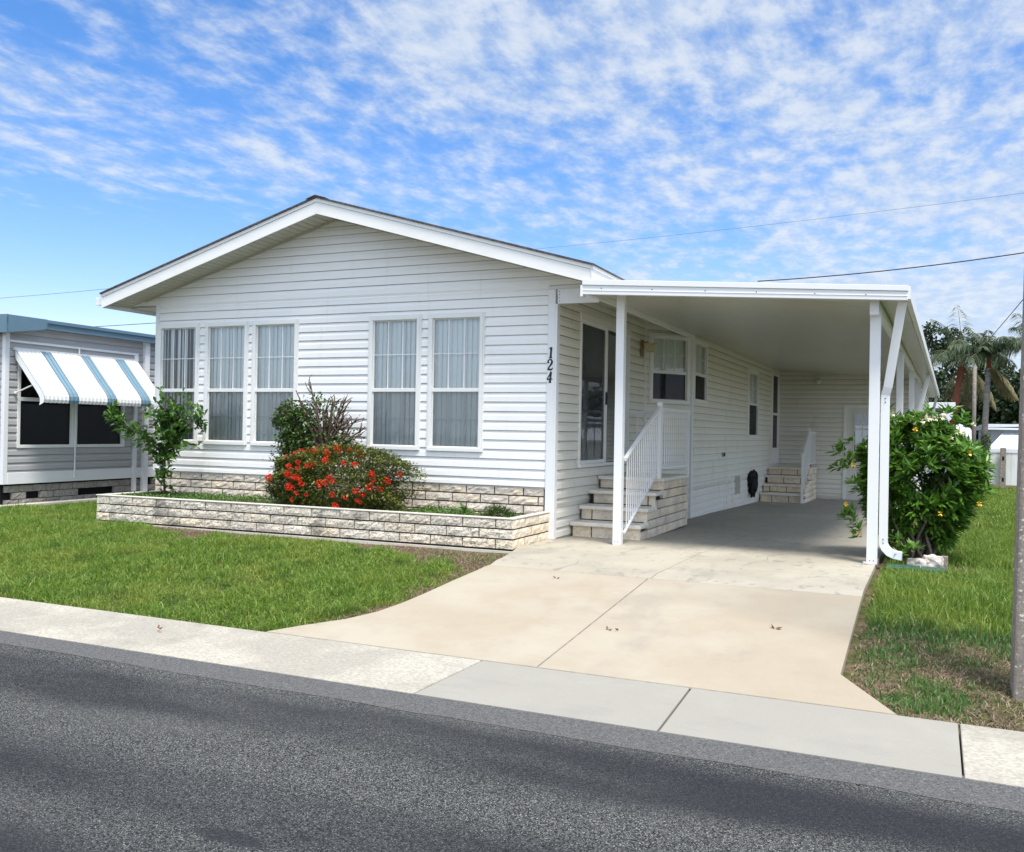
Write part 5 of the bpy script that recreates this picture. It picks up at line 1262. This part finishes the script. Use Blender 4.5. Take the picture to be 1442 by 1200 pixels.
tag(grass_mesh('lawn_grass', np.stack([gx, gy, lz(gx, gy)], 1), hh * rng.uniform(.5, 1.5, len(gx)), rng.uniform(.005, .0105, len(gx)), M['grass'], 1.25), 'thick green lawn grass left of the driveway', 'grass', kind='stuff')
kb = (rng.random(len(x)) < np.clip(bare * 1.1 + (.30 - nz), 0, 1) * .8); tx, ty = x[kb], y[kb]
tag(grass_mesh('dry_thatch', np.stack([tx, ty, lz(tx, ty) + .004], 1), .03, rng.uniform(.004, .008, len(tx)), M['straw'], 1.8), 'dry brown mulch and thatch by the planter and driveway edge', 'thatch', kind='stuff')
# right lawn, near
x, y = scatter(190000, 3.7, 9.5, -4.66, 5.5)
m_ = (x > redge_x(y) + .01) & ~((abs(x - 4.83) < .13) & (abs(y + 3.96) < .13)) & ~((abs(x - 4.10) < .30) & (abs(y + .28) < .17)); x, y = x[m_], y[m_]
nz = fbm(x * 2.1 + 11, y * 2.1 + 5); bare = np.clip((-2.75 - y) / .7, 0, 1) * np.clip((nz - .40) * 5, 0, 1)
bare = np.maximum(bare, np.clip(1 - (x - redge_x(y)) / .14, 0, 1) * .9); bare = np.maximum(bare, np.exp(-(((x - 4.5) / .5) ** 2 + ((y - .1) / .35) ** 2)) * .8)
bare = np.maximum(bare, np.clip((-4.45 - y) / .1, 0, 1) * .6)
k_ = rng.random(len(x)) < np.clip(1.1 - bare * 1.1, .03, 1); gx, gy = x[k_], y[k_]
hh = (.05 + .09 * fbm(gx * 1.2 + 3, gy * 1.2)) * np.where(gy < -3, .6, 1.15) * np.clip(1.05 - bare[k_] * .6, .35, 1)
far = gy < -2.9
for sel, nm, mt, lb in ((~far, 'lawn_grass', 'grass', 'green lawn grass right of the driveway'), (far, 'lawn_grass', 'grass2', 'sparse bluish grass by the kerb strip right of the driveway')):
    tag(grass_mesh(nm, np.stack([gx[sel], gy[sel], lz(gx[sel], gy[sel])], 1), hh[sel] * rng.uniform(.5, 1.4, sel.sum()), rng.uniform(.005, .010, sel.sum()), M[mt], .7), lb, 'grass', kind='stuff')
kb = rng.random(len(x)) < np.clip(bare * .9, .02, 1) * .9; tx, ty = x[kb], y[kb]
tag(grass_mesh('dry_thatch', np.stack([tx, ty, lz(tx, ty) + .004], 1), .035, rng.uniform(.004, .008, len(tx)), M['straw'], 1.7), 'dry brown thatch patches by the concrete pole', 'thatch', kind='stuff')
# right lawn, far
x, y = scatter(90000, 4.0, 13, 5.5, 23.9); m_ = (x > redge_x(y) + .05); x, y = x[m_], y[m_]
tag(grass_mesh('lawn_grass', np.stack([x, y, lz(x, y)], 1), rng.uniform(.05, .12, len(x)), rng.uniform(.012, .02, len(x)), M['grass'], .6), 'far green lawn running back to the white fence', 'grass', kind='stuff')

# ------------------------------------------------------------------ sky, sun, camera
S = V(.30, -.27, .915).normalized(); EL = math.asin(S.z); AZ = math.atan2(S.x, S.y)
wd = bpy.data.worlds.new('World'); sc.world = wd; wd.use_nodes = True; nt = wd.node_tree
bg = nt.nodes['Background']
sky = nt.nodes.new('ShaderNodeTexSky'); sky.sky_type = 'NISHITA'; sky.sun_disc = False; sky.sun_elevation = EL; sky.sun_rotation = AZ
sky.air_density = 1.0; sky.dust_density = .6; sky.ozone_density = 2.5
tc = nt.nodes.new('ShaderNodeTexCoord'); sx = nt.nodes.new('ShaderNodeSeparateXYZ'); nt.links.new(tc.outputs['Generated'], sx.inputs[0])
zz = math_(nt, 'ADD', math_(nt, 'MAXIMUM', sx.outputs[2], .0), .10)
cb = nt.nodes.new('ShaderNodeCombineXYZ'); nt.links.new(math_(nt, 'DIVIDE', sx.outputs[0], zz), cb.inputs[0]); nt.links.new(math_(nt, 'DIVIDE', sx.outputs[1], zz), cb.inputs[1])
cbo = cb.outputs[0]
wn_ = nt.nodes.new('ShaderNodeTexNoise'); wn_.inputs['Scale'].default_value = 1.1; wn_.inputs['Detail'].default_value = 3; nt.links.new(cbo, wn_.inputs['Vector'])
wv = nt.nodes.new('ShaderNodeVectorMath'); wv.operation = 'MULTIPLY_ADD'; nt.links.new(wn_.outputs['Color'], wv.inputs[0]); wv.inputs[1].default_value = (.14, .14, 0); nt.links.new(cbo, wv.inputs[2])
big = noise(nt, .42, 3, (1, 1, 1), .5, 3.3, cbo)
puf = noise(nt, 14, 7, (1, .62, 1), .6, 1.1, wv.outputs[0])
rip = noise(nt, 3.6, 5, (1, .5, 1), .55, 8.2, wv.outputs[0])
cov = math_(nt, 'ADD', math_(nt, 'MULTIPLY', puf, .52), math_(nt, 'MULTIPLY', rip, .41))
cov = math_(nt, 'ADD', cov, math_(nt, 'MULTIPLY', math_(nt, 'SUBTRACT', big, .5), .75))
# the deck of cloud opens to the left and thins there near the horizon
lft = mrange(nt, sx.outputs[0], -.72, -.25, -.17, .03)
lowz = mrange(nt, sx.outputs[2], .16, .32, 1, 0)
lf = math_(nt, 'MULTIPLY', math_(nt, 'SUBTRACT', lft, .03), lowz)
cov = math_(nt, 'ADD', cov, math_(nt, 'ADD', lf, .03))
cov = math_(nt, 'ADD', cov, mrange(nt, sx.outputs[2], .42, .75, 0, .16))          # unseen overhead cloud thickened to whiten the light on the home
cov = math_(nt, 'ADD', cov, mrange(nt, sx.outputs[1], .15, -.35, 0, .20))         # unseen cloud added behind the camera to brighten the front wall
bank = math_(nt, 'MULTIPLY', mrange(nt, sx.outputs[2], .20, .08, 0, .17), mrange(nt, sx.outputs[0], -.35, .0))     # low white bank to the right
cov = math_(nt, 'ADD', cov, bank)
mask = mrange(nt, cov, .35, .66, .03, .84)
skc = nt.nodes.new('ShaderNodeVectorMath'); skc.operation = 'SCALE'; nt.links.new(sky.outputs[0], skc.inputs[0]); skc.inputs['Scale'].default_value = 1.0
hs = nt.nodes.new('ShaderNodeHueSaturation'); hs.inputs['Saturation'].default_value = 1.35; hs.inputs['Value'].default_value = 1.15; nt.links.new(skc.outputs[0], hs.inputs['Color'])
SKY_S = .12
tint = nt.nodes.new('ShaderNodeVectorMath'); tint.operation = 'MULTIPLY'; tint.inputs[1].default_value = (1.14, .95, 1.03); nt.links.new(hs.outputs[0], tint.inputs[0])
dt = nt.nodes.new('ShaderNodeVectorMath'); dt.operation = 'DOT_PRODUCT'; dt.inputs[1].default_value = S; nt.links.new(tc.outputs['Generated'], dt.inputs[0])
glow = math_(nt, 'ADD', math_(nt, 'MULTIPLY', math_(nt, 'POWER', math_(nt, 'MAXIMUM', dt.outputs['Value'], 0), 2.5), 1.1), mrange(nt, sx.outputs[1], .1, -.5, .85, 1.25))   # cloud boosted near the veiled sun and behind the camera, lifting the front wall
cl = ramp_mix(nt, mrange(nt, puf, .35, .7), (.44 / SKY_S, .53 / SKY_S, .66 / SKY_S), (.62 / SKY_S, .66 / SKY_S, .71 / SKY_S))
gs = nt.nodes.new('ShaderNodeVectorMath'); gs.operation = 'SCALE'; nt.links.new(cl, gs.inputs[0]); nt.links.new(glow, gs.inputs['Scale'])
mixc = ramp_mix(nt, mask, tint.outputs[0], gs.outputs[0])
nt.links.new(mixc, bg.inputs[0]); bg.inputs[1].default_value = SKY_S
sd = bpy.data.lights.new('sun', 'SUN'); sd.energy = 3.2; sd.angle = math.radians(16); sd.color = (1, .94, .85)
so = bpy.data.objects.new('sun', sd); C.objects.link(so); so.rotation_euler = S.to_track_quat('Z', 'Y').to_euler()

F_, CX, CY, CZ, YAW, PIT, ROL = 1305.456, 4.20774, -10.62939, 1.32964, -.4225623, .0050092, .0184163
fw = V(math.sin(YAW) * math.cos(PIT), math.cos(YAW) * math.cos(PIT), math.sin(PIT)); r_ = V(math.cos(YAW), -math.sin(YAW), 0); u_ = r_.cross(fw)
r2 = r_ * math.cos(ROL) + u_ * math.sin(ROL); u2 = -r_ * math.sin(ROL) + u_ * math.cos(ROL)
cd = bpy.data.cameras.new('camera'); cd.sensor_width = 36; cd.sensor_fit = 'HORIZONTAL'; cd.lens = F_ / 1442 * 36; cd.clip_start = .05; cd.clip_end = 3000
co = bpy.data.objects.new('camera', cd); C.objects.link(co)
mt = Matrix(((r2.x, u2.x, -fw.x, CX), (r2.y, u2.y, -fw.y, CY), (r2.z, u2.z, -fw.z, CZ), (0, 0, 0, 1))); co.matrix_world = mt
sc.camera = co
sc.view_settings.view_transform = 'Standard'; sc.view_settings.look = 'None'; sc.view_settings.gamma = 1; sc.view_settings.exposure = .64
sc.cycles.max_bounces = 8; sc.cycles.transparent_max_bounces = 16
